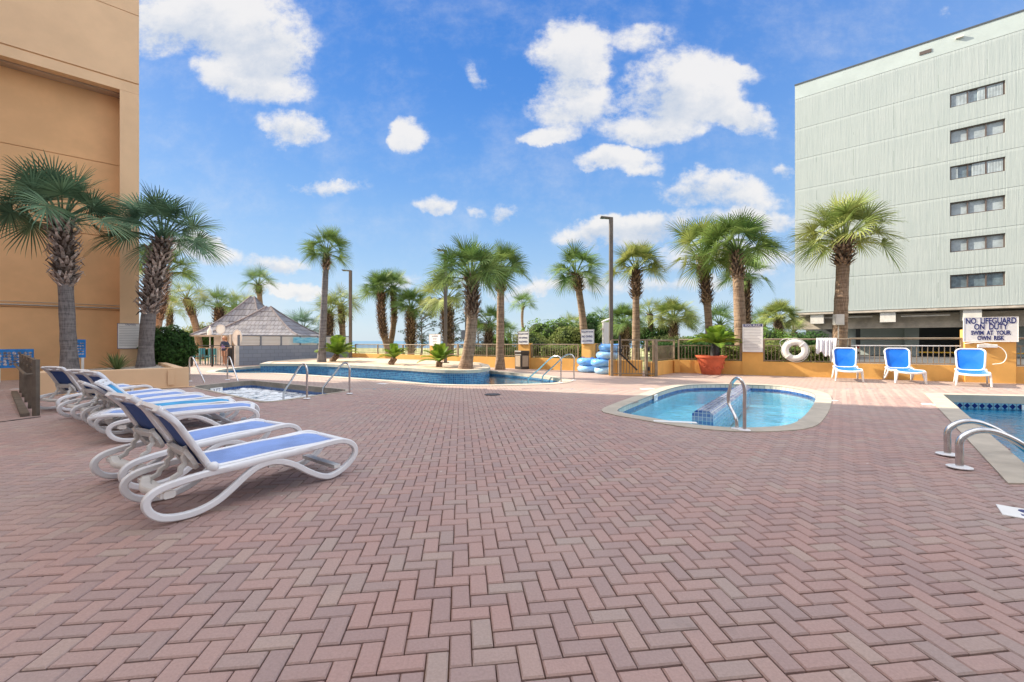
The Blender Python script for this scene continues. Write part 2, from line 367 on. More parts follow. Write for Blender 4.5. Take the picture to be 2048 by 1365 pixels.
# pavers
W_=.0900; TH=math.atan(.121)
def pavermat(near):
    m=bpy.data.materials.new('brick_paver' if near else 'herringbone_pavers'); m.use_nodes=True; N=NT(m.node_tree); b=N.n['Principled BSDF']
    tc=N.new('ShaderNodeTexCoord').outputs['Object']; x,y,z=N.sep(tc)
    c,s=math.cos(TH)/W_,math.sin(TH)/W_
    p0=(-.2426,1.609); cu=3-(p0[0]*c+p0[1]*s); cv=-(-p0[0]*s+p0[1]*c)
    wob=N.noise(tc,1.3,2,.5).outputs['Color']; wx,wy,_=N.sep(wob)
    u=N.m('ADD',N.m('MULTIPLY_ADD',x,c,N.m('MULTIPLY',y,s)),N.m('MULTIPLY_ADD',wx,.16,cu-.08))
    v=N.m('ADD',N.m('MULTIPLY_ADD',x,-s,N.m('MULTIPLY',y,c)),N.m('MULTIPLY_ADD',wy,.16,cv-.08))
    i=N.m('FLOOR',u); j=N.m('FLOOR',v); fu=N.m('SUBTRACT',u,i); fv=N.m('SUBTRACT',v,j)
    k=N.m('FLOORED_MODULO',N.m('SUBTRACT',i,j),4.)
    k1=N.m('COMPARE',k,1.,.1); k2=N.m('COMPARE',k,2.,.1); isv=N.m('GREATER_THAN',k,1.5)
    ah=N.m('ADD',fu,k1); av=N.m('ADD',fv,k2)
    al=N.m('MULTIPLY_ADD',isv,N.m('SUBTRACT',av,ah),ah)
    ac=N.m('MULTIPLY_ADD',isv,N.m('SUBTRACT',fu,fv),fv)
    d=N.m('MINIMUM',N.m('MINIMUM',al,N.m('SUBTRACT',2.,al)),N.m('MINIMUM',ac,N.m('SUBTRACT',1.,ac)))
    ii=N.m('SUBTRACT',i,k1); jj=N.m('SUBTRACT',j,k2)
    wn=N.new('ShaderNodeTexWhiteNoise',noise_dimensions='3D'); N.put(wn.inputs[0],N.comb(ii,jj,isv))
    isl_=N.new('ShaderNodeNewGeometry').outputs['Random Per Island']
    if near:
        wn=N.new('ShaderNodeTexWhiteNoise',noise_dimensions='1D'); N.put(wn.inputs['W'],N.m('MULTIPLY',isl_,977.))
    r1,r2,r3=N.sep(wn.outputs['Color'])
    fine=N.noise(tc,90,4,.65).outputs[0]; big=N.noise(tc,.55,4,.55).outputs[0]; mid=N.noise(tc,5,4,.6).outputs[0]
    r1=N.m('ADD',r1,N.m('MULTIPLY',N.m('SUBTRACT',mid,.5),.5))
    col=N.mix(N.ss(r1,.1,.9),(.405,.258,.226),(.345,.238,.218))
    col=N.mix(N.m('MULTIPLY',N.ss(r2,.74,1.),.5),col,(.415,.34,.285))
    col=N.mix(N.m('MULTIPLY',N.ss(r3,.75,1.),.55),col,(.30,.215,.205))
    col=N.mix(N.m('MULTIPLY',N.ss(big,.35,.68),.35),col,(.40,.335,.30))
    fd=N.m('MULTIPLY',N.ss(N.m('ADD',y,N.m('MULTIPLY',big,5.)),9.5,15.5),.42); col=N.mix(fd,col,(.50,.405,.335))  # far pavers paler: fading, plus the sunlit tone put into the colour
    g=N.m('MULTIPLY_ADD',fine,.55,.72); col=N.mix(1.,col,N.comb(g,g,g),'MULTIPLY')
    st=N.noise(tc,1.7,5,.7).outputs[0]; col=N.mix(N.m('MULTIPLY',N.ss(st,.58,.75),.28),col,(.14,.11,.10))
    sp=N.new('ShaderNodeTexVoronoi'); N.put(sp.inputs['Vector'],tc); sp.inputs['Scale'].default_value=2.3
    spt=N.m('LESS_THAN',N.m('ADD',sp.outputs['Distance'],N.m('MULTIPLY',fine,.02)),.034)
    col=N.mix(N.m('MULTIPLY',spt,.5),col,(.7,.7,.66))
    colb=col
    jn=N.ss(N.m('ADD',d,N.m('MULTIPLY',N.m('SUBTRACT',fine,.5),.03)),.022,.052)
    jc=N.mix(N.ss(mid,.35,.65),(.20,.105,.06),(.085,.055,.045))
    col=N.mix(jn,jc,col)
    N.put(b.inputs['Base Color'],col); b.inputs['Roughness'].default_value=.68; b.inputs['Specular IOR Level'].default_value=.4
    tilt=N.m('MULTIPLY',N.m('ADD',N.m('MULTIPLY',N.m('SUBTRACT',r2,.5),al),N.m('MULTIPLY',N.m('SUBTRACT',r3,.5),ac)),.35)
    hgt=N.m('ADD',N.m('ADD',N.ss(d,.0,.10),tilt),N.m('ADD',N.m('MULTIPLY',fine,.16),N.m('MULTIPLY',r1,.3)))
    if near: N.put(b.inputs['Base Color'],colb); hgt=N.m('ADD',N.m('MULTIPLY',fine,.5),N.m('MULTIPLY',mid,.2))
    N.put(b.inputs['Normal'],N.bump(hgt,.55 if near else .8,.004 if near else .008)); return m
M['paver']=pavermat(False); M['brick']=pavermat(True); M['joint']=mat('joint_sand',(.17,.092,.06),.95,nscale=5,namp=.35,bump=.6,bscale=120)
def tilemat(name,c1,c2,grout,sx,sz,diamond=False):
    m=bpy.data.materials.new(name); m.use_nodes=True; N=NT(m.node_tree); b=N.n['Principled BSDF']
    uv=N.new('ShaderNodeUVMap').outputs[0]; x,y,_=N.sep(uv)
    u=N.m('MULTIPLY',x,sx); v=N.m('MULTIPLY',y,sz)
    i=N.m('FLOOR',u); j=N.m('FLOOR',v); fu=N.m('SUBTRACT',u,i); fv=N.m('SUBTRACT',v,j)
    wn=N.new('ShaderNodeTexWhiteNoise',noise_dimensions='2D'); N.put(wn.inputs[0],N.comb(i,j,0.))
    d=N.m('MINIMUM',N.m('MINIMUM',fu,N.m('SUBTRACT',1.,fu)),N.m('MINIMUM',fv,N.m('SUBTRACT',1.,fv)))
    f=wn.outputs[0]
    if diamond:
        f=N.m('LESS_THAN',N.m('ADD',N.m('ABSOLUTE',N.m('SUBTRACT',fu,.5)),N.m('ABSOLUTE',N.m('SUBTRACT',fv,.5))),.42)
    col=N.mix(f,c1,c2); col=N.mix(N.ss(d,.04,.10),grout,col)
    N.put(b.inputs['Base Color'],col); b.inputs['Roughness'].default_value=.15; b.inputs['Specular IOR Level'].default_value=.6
    return m
M['tile']=tilemat('blue_mosaic_tile',(.045,.19,.36),(.02,.07,.20),(.20,.34,.42),16,16)
M['tiled']=tilemat('navy_mosaic_tile',(.015,.05,.20),(.05,.13,.34),(.10,.16,.28),14,14)
M['tilec']=tilemat('beige_band_tile',(.56,.51,.42),(.48,.45,.38),(.30,.29,.25),7,5)
M['tilediam']=tilemat('diamond_band_tile',(.17,.36,.46),(.004,.015,.12),(.14,.2,.25),7,6.5,True)
M['tilew']=tilemat('blue_and_white_tile',(.34,.42,.58),(.05,.11,.36),(.62,.64,.64),15,15)
M['plaster']=mat('pool_plaster',(.40,.78,.95),.6,nscale=1.2,namp=.12)
M['plasterd']=mat('deep_pool_plaster',(.12,.58,.74),.6,nscale=1.2,namp=.12)
def watermat(name,tint,sc=3.,foam=False,bst=.35):
    m=bpy.data.materials.new(name); m.use_nodes=True; N=NT(m.node_tree); N.n.remove(N.n['Principled BSDF'])
    tc=N.new('ShaderNodeTexCoord').outputs['Object']
    n=N.noise(tc,sc,3,.5).outputs[0]; nb=N.noise(tc,sc*4,2,.5).outputs[0]
    h=N.m('MULTIPLY_ADD',nb,.25,n); nr=N.bump(h,bst,.08)
    tr=N.new('ShaderNodeBsdfTransparent'); N.put(tr.inputs[0],tint)
    gl=N.new('ShaderNodeBsdfGlossy'); gl.inputs['Roughness'].default_value=.03; N.l.new(nr,gl.inputs['Normal'])
    fr=N.new('ShaderNodeFresnel'); fr.inputs[0].default_value=1.33; N.l.new(nr,fr.inputs['Normal'])
    mx=N.new('ShaderNodeMixShader'); N.l.new(N.m('MINIMUM',N.m('MULTIPLY',fr.outputs[0],1.),.75),mx.inputs[0]); N.l.new(tr.outputs[0],mx.inputs[1]); N.l.new(gl.outputs[0],mx.inputs[2])
    o=mx.outputs[0]
    if foam:
        df=N.new('ShaderNodeBsdfDiffuse'); N.put(df.inputs[0],(.82,.86,.88))
        f1=N.noise(tc,6,6,.7).outputs[0]; f2=N.noise(tc,1.6,3,.6).outputs[0]
        f=N.m('MULTIPLY',N.ss(N.m('ADD',N.m('MULTIPLY',f1,.9),N.m('MULTIPLY',f2,.4)),.50,.74),.95)
        m2=N.new('ShaderNodeMixShader'); N.put(m2.inputs[0],f); N.l.new(o,m2.inputs[1]); N.l.new(df.outputs[0],m2.inputs[2]); o=m2.outputs[0]
    N.l.new(o,N.n['Material Output'].inputs[0]); return m
M['water']=watermat('clear_pool_water',(.66,.95,1.),bst=.22)
M['waterd']=watermat('pool_water',(.42,.86,.96),2.2,bst=.35)
M['foam']=watermat('foaming_tub_water',(.5,.8,.9),4,True)
def seamat():
    m=bpy.data.materials.new('sea'); m.use_nodes=True; N=NT(m.node_tree); b=N.n['Principled BSDF']
    b.inputs['Base Color'].default_value=(.10,.20,.28,1); b.inputs['Roughness'].default_value=.35
    tc=N.new('ShaderNodeTexCoord').outputs['Object']; N.put(b.inputs['Normal'],N.bump(N.noise(N.vm('MULTIPLY',tc,(.1,.4,1)),1.,4,.6).outputs[0],.4,1.)); return m
M['sea']=seamat()
# ------------------------------------------------------------------ pools and deck
def quads_uv(m,name,mt,parent,uvs):
    o=m.build(name,mt,parent); me=o.data; uvl=me.uv_layers.new(name='UVMap')
    for p in me.polygons:
        for li in p.loop_indices: uvl.data[li].uv=uvs[me.loops[li].vertex_index]
    return o
def band(poly,z0,z1,name,mt,parent=None,closed=True,flip=False):
    n=len(poly); vs=[]; uv=[]; L=0; m=MB(); fs=[]
    pts=list(poly)+([poly[0]] if closed else [])
    for k,p in enumerate(pts):
        if k: L+=(Vector(p[:2])-Vector(pts[k-1][:2])).length
        vs+=[(p[0],p[1],z0),(p[0],p[1],z1)]; uv+=[(L,z0),(L,z1)]
    for k in range(len(pts)-1):
        f=(2*k,2*k+2,2*k+3,2*k+1); fs.append(f[::-1] if flip else f)
    m.add(vs,fs); return quads_uv(m,name,mt,parent,uv)
def area(poly): return sum(poly[i-1][0]*poly[i][1]-poly[i][0]*poly[i-1][1] for i in range(len(poly)))/2
def ccw(poly): return poly if area(poly)>0 else poly[::-1]
def offs(poly,d):
    n=len(poly); o=[]
    for i in range(n):
        a=Vector(poly[i-1][:2]); b=Vector(poly[i][:2]); c=Vector(poly[(i+1)%n][:2])
        e=(b-a).normalized(); f=(c-b).normalized(); n1=Vector((e.y,-e.x)); n2=Vector((f.y,-f.x)); nn=(n1+n2)
        if nn.length<1e-4: nn=n1
        nn.normalize(); k=d/max(.5,nn.dot(n1)); o.append(b+nn*k)
    return o
holes=[]
def pool(nm,poly,cw,zc,zt,zw,depth,tile,plaster,water,capface='coping'):
    poly=ccw([Vector(p[:2]) for p in poly]); holes.append(poly)
    outp=offs(poly,cw); n=len(poly); m=MB()
    m.add([(p.x,p.y,.014) for p in poly]+[(p.x,p.y,.014) for p in outp]+[(p.x,p.y,-.01) for p in outp],
      [(i,n+i,n+(i+1)%n,(i+1)%n) for i in range(n)]+[(n+i,2*n+i,2*n+(i+1)%n,n+(i+1)%n) for i in range(n)])
    struct(m.build(nm+'_coping',M['coping']))
    struct(band(poly,-zc,.014,nm+'_rim',M[capface],flip=True))
    struct(band(poly,-zt,-zc,nm+'_tile_band',M[tile],flip=True))
    struct(band(poly,-depth,-zt,nm+'_wall',M[plaster],flip=True))
    struct(sheet(offs(poly,.02),[],-depth,nm+'_floor',M[plaster]))
    wt=struct(sheet(offs(poly,-.002),[],zw,nm+'_water',M[water])); return poly
# hot tub
tub=[G(388,775),G(442,788.5),G(525,800.5),G(568,797.5),G(644,786.5),G(697,779.5),G(680,775),G(624,770),G(500,761),G(440,767)]
tubp=crom([tub[0],tub[2]*.97+tub[3]*.03,tub[5],tub[8]],1)
def roundpoly(c,r,k=5):
    c=ccw([Vector(p[:2]) for p in c]); o=[]; n=len(c)
    for i in range(n):
        a=(c[i-1]-c[i]).normalized(); b=(c[(i+1)%n]-c[i]).normalized(); p=c[i]+a*r; q=c[i]+b*r
        for j in range(k+1):
            t=j/k; o.append(p*(1-t)**2+c[i]*2*t*(1-t)+q*t*t)
    return o
tubpoly=roundpoly([G(384,774),G(533,806),G(702,781.5),G(500,762)],.35)
M['tubrim']=mat('shaded_rim_concrete',(.24,.215,.18),.7,nscale=4,namp=.2)  # darker concrete: shade on the tub's inner face put into the colour
pool('hot_tub',tubpoly,.07,.13,.36,-.21,.9,'tiled','plaster','foam','tubrim')
kid=[G(1237,819.6),G(1290,797),G(1335,780),G(1375,771.5),G(1440,769.5),G(1500,770.5),G(1560,773.5),G(1610,782),G(1631,791),G(1628,808),G(1610,832),G(1582,850),G(1520,856.5),G(1450,856),G(1370,848.5),G(1290,835),G(1250,828)]
pool('kiddie_pool',crom(kid,4),.27,.09,.20,-.13,.55,'tiled','plaster','water','tilec')
pool('swimming_pool',[G(1886,790.5),G(2075,952),Vector((14.6,3.5,0)),Vector((19,7.0,0)),Vector((12.5,9.22,0))],.30,.16,.33,-.28,1.6,'tilediam','plasterd','waterd')
riv=[G(430,744.5),G(476,747),G(551,747),G(592,749),G(650,752.5),G(701,756),G(801,763),G(866,768.5),G(959,770.5),G(1045,769),G(1095,767.5),G(1124,763.5),
     G(1120,759),G(1093,754),G(1045,748.5),G(985,743.5),Vector((-1.6,18.2,0)),Vector((-4,19.3,0)),Vector((-8,21,0)),Vector((-10.9,21,0)),G(521,733),G(455,738.5)]
rivp=crom(riv,3)
pool('lazy_river',rivp,.30,.09,.24,-.15,1.1,'tile','plaster','water')
# raised island in the river
isl=[G(521,728,.27),G(560,727.8,.27),G(640,728.5,.27),G(700,731,.27),G(800,735.6,.27),G(860,739.3,.27),G(900,741,.27),G(940,740.8,.27),G(967,738.5,.27),G(979,734.5,.27),
     Vector((-1.0,17.4,0)),Vector((-1.5,19.0,0)),Vector((-2.9,20.5,0)),Vector((-9.9,25.3,0)),Vector((-11.4,23.4,0)),Vector((-11.7,20.3,0))]
islp=ccw([Vector(p[:2]) for p in crom(isl[:10],4,False)]+[Vector(p[:2]) for p in isl[10:]])
ti=thing('raised_island','raised kerbed planting island with blue tiled side standing in the lazy river','planter')
band(islp,-1.1,.17,'tiled_side',M['tile'],ti)
inn=offs(islp,-.28); n=len(islp); m=MB()
oo=offs(islp,.03)
m.add([(p.x,p.y,.17) for p in islp]+[(p.x,p.y,.17) for p in oo]+[(p.x,p.y,.275) for p in oo]+[(p.x,p.y,.275) for p in inn]+[(p.x,p.y,.2) for p in inn],
  [(k*n+i,k*n+(i+1)%n,(k+1)*n+(i+1)%n,(k+1)*n+i) for k in range(4) for i in range(n)]); m.build('kerb',M['coping'],ti)
tp=sheet(inn,[],.255,'island_bed',M['isl']); tp.parent=ti
deck=[(-45,-14),(45,-14),(45,-3.6),(30,4.3),(14.9,12.34),(6.5,16.8),(6.3,17.4),(3.0,17.8),(-2.75,21.2),(-10,26.1),(-45,26.1)]
YB=11.0
far_=[(-45,YB),(45,YB)]
def clipY(poly,y,keep_above):
    o=[]
    for i in range(len(poly)):
        a=Vector(poly[i-1][:2]); b=Vector(poly[i][:2]); ia=(a.y>=y)==keep_above; ib=(b.y>=y)==keep_above
        if ia!=ib: t=(y-a.y)/(b.y-a.y); o.append(a.lerp(b,t))
        if ib: o.append(b)
    return o
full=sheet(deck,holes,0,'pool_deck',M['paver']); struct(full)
# the near part of the deck is laid in real bricks: lower the bed there
bm_=bpy.data.meshes.new('tmp')
import bmesh
b_=bmesh.new(); b_.from_mesh(full.data)
xs=9.6
for co,no in (((0,YB,0),(0,1,0)),((0,1.0,0),(0,1,0)),((-13,0,0),(1,0,0)),((13,0,0),(1,0,0))):
    bmesh.ops.bisect_plane(b_,geom=b_.verts[:]+b_.edges[:]+b_.faces[:],plane_co=co,plane_no=no)
kill=[f for f in b_.faces if 1.0<f.calc_center_median().y<YB and abs(f.calc_center_median().x)<13]
bed=[[v.co.copy() for v in f.verts] for f in kill]
bmesh.ops.delete(b_,geom=kill,context='FACES'); b_.to_mesh(full.data); b_.free()
m=MB()
for f in bed: m.add([(v.x,v.y,-.020) for v in f],[tuple(range(len(f)))])
struct(m.build('paver_bed',M['joint']))
def bricks():
    rs=random.Random(77); c,s_=math.cos(TH),math.sin(TH); p0=(-.2426,1.609); w=W_
    u0=3-(p0[0]*c+p0[1]*s_)/w; v0=-(-p0[0]*s_+p0[1]*c)/w
    hs=[offs(h,.05) for h in holes]; hb=[(min(p[0] for p in h),max(p[0] for p in h),min(p[1] for p in h),max(p[1] for p in h)) for h in hs]
    m=MB(); g=.0036; ch=.006
    I0,I1=int(-14/w),int(15/w); 
    for j in range(int(-2/w),int(13/w)):
        for i in range(I0,I1):
            k=(i-j)%4
            if k==0: x0,y0,lx,ly=i,j,2,1
            elif k==3: x0,y0,lx,ly=i,j,1,2
            else: continue
            cu=(x0+lx/2-u0)*w; cv=(y0+ly/2-v0)*w; X=cu*c-cv*s_; Y=cu*s_+cv*c
            if Y<1.02 or Y>YB-.02 or abs(X)>12.98 or abs(X)>1.42*Y+1.2: continue
            if any(b[0]<X<b[1] and b[2]<Y<b[3] and inside((X,Y),h) for b,h in zip(hb,hs)): continue
            hx,hy=lx*w/2-.0020-rs.uniform(0,.0014),ly*w/2-.0042-rs.uniform(0,.0014); dz=rs.uniform(-.0022,.0012); tx=rs.uniform(-.006,.006); ty=rs.uniform(-.006,.006); rt=rs.gauss(0,.006)
            cr,sr=math.cos(TH+rt),math.sin(TH+rt); vs=[]
            for (e,z) in ((0,-.021),(0,-ch),(ch,0)):
                for (a,b) in((-1,-1),(1,-1),(1,1),(-1,1)):
                    x=a*(hx-e); y=b*(hy-e); vs.append((X+x*cr-y*sr,Y+x*sr+y*cr,.0012+z+dz+(x*tx+y*ty)*.6))
            m.add(vs,[(0,1,5,4),(1,2,6,5),(2,3,7,6),(3,0,4,7),(4,5,9,8),(5,6,10,9),(6,7,11,10),(7,4,8,11),(8,9,10,11)])
    return m
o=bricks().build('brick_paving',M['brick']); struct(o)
gnd=[(-45,26.1),(-10,26.1),(-2.75,21.2),(3,17.8),(6.3,17.4),(6.5,16.8),(14.9,12.34),(30,4.3),(45,-3.6),(300,-3.6),(300,75),(-300,75),(-300,26.1)]
struct(sheet(gnd,[],-.02,'ground',M['sand']))
m=MB(); m.add([(-9000,60,-3),(9000,60,-3),(9000,15000,-3),(-9000,15000,-3)],[(0,1,2,3)]); struct(m.build('sea',M['sea']))
m=MB(); m.add([(-300,75,-.02),(300,75,-.02),(300,90,-3.2),(-300,90,-3.2)],[(0,1,2,3)]); struct(m.build('beach',M['sand']))
# divider beam in the kiddie pool
def divider():
    t=thing('divider_beam','low blue and white tiled divider beam crossing the small oval pool','divider')
    a=G(1405,842,-.13); b=G(1487,783,-.13); a.z=b.z=0; d=(b-a).normalized(); s=Vector((-d.y,d.x,0))
    w2=.17; prof=[(-w2,-.5),(-w2,-.02),(-w2*.6,.045),(w2*.6,.045),(w2,-.02),(w2,-.5)]
    vs=[];uv=[];fs=[]; L=(b-a).length; acc=0
    for k,(q,z) in enumerate(prof):
        if k: acc+=math.hypot(q-prof[k-1][0],z-prof[k-1][1])
        for (p,u) in((a,0),(b,L)):
            v=p+s*q; vs.append((v.x,v.y,z)); uv.append((u,acc))
    n=len(prof)
    for k in range(n-1): fs.append((2*k,2*k+1,2*k+3,2*k+2))
    m=MB(); m.add(vs,fs); b0=len(m.v)
    for e in (0,1):
        base=len(vs); p=(a,b)[e]
        idx=[]
        for (q,z) in prof: v=p+s*q; idx.append(len(m.v)); m.v.append((v.x,v.y,z)); uv.append((q,z))
        m.f.append(tuple(idx if e else idx[::-1]))
    quads_uv(m,'tiled_body',M['tilew'],t,uv)
divider()
# ------------------------------------------------------------------ text
def text(body,size,mt,parent,mw,align='CENTER',ext=.002,name='lettering',bold=0,sx=1.):
    c=bpy.data.curves.new(name,'FONT'); c.body=body; c.size=size; c.align_x=align; c.align_y='CENTER'; c.extrude=ext; c.offset=bold; c.space_line=.95
    tmp=bpy.data.objects.new('tmp',c); link(tmp)
    dg=bpy.context.evaluated_depsgraph_get(); me=bpy.data.meshes.new_from_object(tmp.evaluated_get(dg)); me.name=name
    bpy.data.objects.remove(tmp); me.transform(mw@Matrix.Diagonal((sx,1,1,1))); me.materials.clear(); me.materials.append(mt)
    o=link(bpy.data.objects.new(name,me)); o.parent=parent; return o
def face_mw(c,right,up=(0,0,1)):
    r=V3(right).normalized(); u=V3(up); n=r.cross(u).normalized()
    return Matrix.Translation(V3(c))@Matrix(((r.x,u.x,n.x,0),(r.y,u.y,n.y,0),(r.z,u.z,n.z,0),(0,0,0,1)))
def sign(name,label,a,b,z0,z1,lines,lmat='navy',header=None,rows=0,group=None,cat='sign',frame='greyl',bold=.0,fit=None):
    """board from a to b (xy, as seen left to right); lines: (text,size,zfrac)"""
    a=Vector((a[0],a[1],0)); b=Vector((b[0],b[1],0)); r=(b-a).normalized(); nrm=r.cross(Vector((0,0,1)))
    w=(b-a).length; c=(a+b)/2+Vector((0,0,(z0+z1)/2)); t=thing(name,label,cat,(c.x,c.y,z0),group=group)
    off=Vector((c.x,c.y,z0)); cc=c-off
    m=MB(); m.obox(cc,r,nrm,(0,0,1),w,.03,z1-z0); m.build('board',M['signw'],t)
    m=MB(); e=.018
    for k in(-1,1):
        m.obox(cc+r*k*(w/2-.006)+nrm*.017,r,nrm,(0,0,1),.012,.008,z1-z0)
        m.obox(cc+Vector((0,0,k*((z1-z0)/2-.006)))+nrm*.018,r,nrm,(0,0,1),w-.026,.008,.012)
    m.build('frame',M[frame],t)
    for (s,sz,zf) in lines:
        text(s,sz,M[lmat],t,face_mw(cc+Vector((0,0,(zf-.5)*(z1-z0)))+nrm*.018,r),bold=bold,sx=.80 if not fit else fit)
    if header:
        m=MB(); m.obox(cc+Vector((0,0,(z1-z0)*.44))+nrm*.019,r,nrm,(0,0,1),w*.9,.006,(z1-z0)*.085); m.build('header_band',M['navy'],t)
        text(header,(z1-z0)*.085,M['signw'],t,face_mw(cc+Vector((0,0,(z1-z0)*.44))+nrm*.025,r))
    if rows:
        m=MB(); random.seed(5)
        for k in range(rows):
            z=(z1-z0)*(.36-.80*k/rows); ln=w*rnd(.66,.86); m.obox(cc+r*(ln-w*.86)/2+Vector((0,0,z))+nrm*.0175,r,nrm,(0,0,1),ln,.003,(z1-z0)*.012)
        m.build('small_print',M['greyl'],t)
    return t
# ------------------------------------------------------------------ left hotel building
tb=thing('hotel_building','tall orange stucco hotel wall with recessed lower face and corner column','building',(-13.26,14.93,0),math.atan2(.66,.751))
m=MB()
zs=[10.36]+[10.36+2.42*k for k in range(1,15)]
for a,b in zip(zs[:-1],zs[1:]): m.box(-42,0,0,.3,a+.025,b)
m.box(-42,0,0,.3,10.0,10.335); m.build('upper_facade',M['stucco'],tb)
m=MB(); m.box(-42,-.004,.03,1.0,10.02,zs[-1]-.02); m.build('facade_backing',M['groove'],tb)
m=MB(); m.box(-.5,0,0,.36,0,9.995); m.box(-.5,0,.36,1.0,0,9.995); m.build('corner_column',M['stucco'],tb)
m=MB()
gz=[0,2.36,4.97,7.55,9.992]
for a,b in zip(gz[:-1],gz[1:]): m.box(-42,-.504,.68,.9,a,b-.025)
m.build('recessed_wall',M['stucco_d'],tb)
m=MB(); m.box(-42,-.51,.71,1.0,0,9.99); m.build('wall_backing',M['groove'],tb)
m=MB(); m.box(-42,-.504,.31,.675,9.955,9.993); m.build('soffit',M['soffit'],tb)
m=MB(); m.tube([(-42,.65,2.42),(-.52,.65,2.42)],.022,8); m.build('conduit_pipe',M['conc'],tb,True)
m=MB(); m.tube([(-30,.655,2.52),(-.52,.655,2.52)],.010,6); m.build('cable',M['conc'],tb,True)
wing=MB(); wing.box(-34,34,-30,-13.5,0,24)  # wing behind the camera, never in view, added to cut light from behind
for k in range(8): wing.box(-34,34,-13.5,-13.38,2.9+2.9*k,3.15+2.9*k)
o=wing.build('unseen_rear_wing',M['conc_l'],tb); o.matrix_parent_inverse=(Matrix.Translation((-13.26,14.93,0))@Matrix.Rotation(math.atan2(.66,.751),4,'Z')).inverted()
# caution sign on the column
ca=V3((-13.26,14.93,0)); ux=Vector((.751,.66,0)); nn=Vector((.66,-.751,0))
sa=ca-ux*.56+nn*.03; sb=ca+ux*.12+nn*.03
sign('caution_sign','white caution notice full of small print on the orange building corner beside a grey palm',sa,sb,at(262,698,14.6).z,at(262,647,14.6).z,[('CAUTION',.075,.94)],rows=12,frame='navy')
# ------------------------------------------------------------------ left planter
pa,pb,pc,pd=Vector((-10.72,9.31)),Vector((-8.73,11.35)),Vector((-12.9,15.5)),Vector((-14.5,13.7))
tp=thing('planter','long orange stucco planter box with gravel and palms along the hotel wall','planter')
m=MB(); m.wall(pa,pb,.2,0,.54,1); m.build('front_wall',M['stucco'],tp,bevel=.015)
m=MB(); m.wall(pb+Vector((-.14,.14)),pc,.2,0,.5,1); m.build('end_wall',M['stucco'],tp)
m=MB(); m.wall(pa+Vector((-.14,.14)),pd,.2,0,.5,-1); m.build('end_wall',M['stucco'],tp)
m=MB(); dirp=(pb-pa).normalized(); q=pb-dirp*.38; m.obox((q.x+.02,q.y-.022,.28),(dirp.x,dirp.y,0),(dirp.y,-dirp.x,0),(0,0,1),.14,.014,.38); m.build('access_panel',M['stucco'],tp,bevel=.006)
m=MB(); vs=[];  
gx,gy=14,10
for i in range(gx):
    for j in range(gy):
        a=pa.lerp(pb,i/(gx-1)); b=pd.lerp(pc,i/(gx-1)); p=a.lerp(b,j/(gy-1)); z=.28+.14*i/(gx-1)+.04*mn.noise((p.x,p.y,0)); vs.append((p.x,p.y,z))
m.add(vs,[(i*gy+j,(i+1)*gy+j,(i+1)*gy+j+1,i*gy+j+1) for i in range(gx-1) for j in range(gy-1)]); m.build('gravel_bed',M['gravel'],tp,True)
tp2=thing('outlet_box','small grey electrical outlet box with conduit on the planter front','outlet box',G(311,779)); 
q=pa.lerp(pb,.52); qz=.16; off=Vector((q.x,q.y,0)); tp2.location=off
dn=Vector((dirp.y,-dirp.x,0)); d3=Vector((dirp.x,dirp.y,0))
m=MB(); m.obox(dn*.03+Vector((0,0,qz)),d3,dn,(0,0,1),.16,.06,.09); m.build('box',M['conc_l'],tp2,bevel=.01)
m=MB(); m.tube([d3*.08+dn*.02+Vector((0,0,qz)),d3*.45+dn*.02+Vector((0,0,qz)),d3*.75+dn*.02+Vector((0,0,.02)),d3*1.5+dn*.02+Vector((0,0,.02))],.014,6); m.build('conduit',M['stucco'],tp2,True)
# ------------------------------------------------------------------ right green building
gb=thing('apartment_block','tall pale green ribbed concrete apartment block raised over a parking level','building',(24.96,37.05,0),math.atan2(-.645,.764))
def greenmat():
    m=bpy.data.materials.new('pale_green_ribbed_concrete'); m.use_nodes=True; N=NT(m.node_tree); b=N.n['Principled BSDF']; b.inputs['Roughness'].default_value=.9
    tc=N.new('ShaderNodeTexCoord').outputs['Object']; x,y,z=N.sep(tc)
    rib=N.noise(N.comb(N.m('MULTIPLY',x,8.),N.m('MULTIPLY',y,8.),N.m('MULTIPLY',z,.25)),1.,4,.75).outputs[0]
    big=N.noise(tc,.35,4,.6).outputs[0]
    col=N.mix(N.ss(rib,.28,.66),(.33,.38,.375),(.375,.42,.412))
    col=N.mix(N.m('MULTIPLY',N.ss(big,.4,.7),.4),col,(.41,.45,.44))
    fx=N.m('FRACT',N.m('ADD',N.m('DIVIDE',x,2.45),.37)); seam=N.m('LESS_THAN',fx,.014)
    sn=N.m('GREATER_THAN',N.noise(N.comb(N.m('FLOOR',N.m('DIVIDE',x,2.45)),0.,N.m('MULTIPLY',z,.35)),1.,2,.5).outputs[0],.52)
    seam=N.m('MULTIPLY',seam,sn)
    fz=N.m('FRACT',N.m('DIVIDE',N.m('SUBTRACT',z,22.5-2.66*8),2.66)); led=N.m('GREATER_THAN',fz,.93)
    col=N.mix(N.m('MULTIPLY',seam,.6),col,(.20,.26,.24)); col=N.mix(N.m('MULTIPLY',led,.4),col,(.46,.51,.50))
    N.put(b.inputs['Base Color'],col); N.put(b.inputs['Normal'],N.bump(N.m('ADD',rib,N.m('MULTIPLY',seam,-1.)),.55,.06)); return m
M['green']=greenmat(); M['greenp']=mat('pale_green_paint',(.42,.48,.47),.85,nscale=.6,namp=.06)
GL=26.; zc=[3.72]+[22.5-2.66*k for k in range(6,-1,-1)]
m=MB(); gap=.022; wins=[]
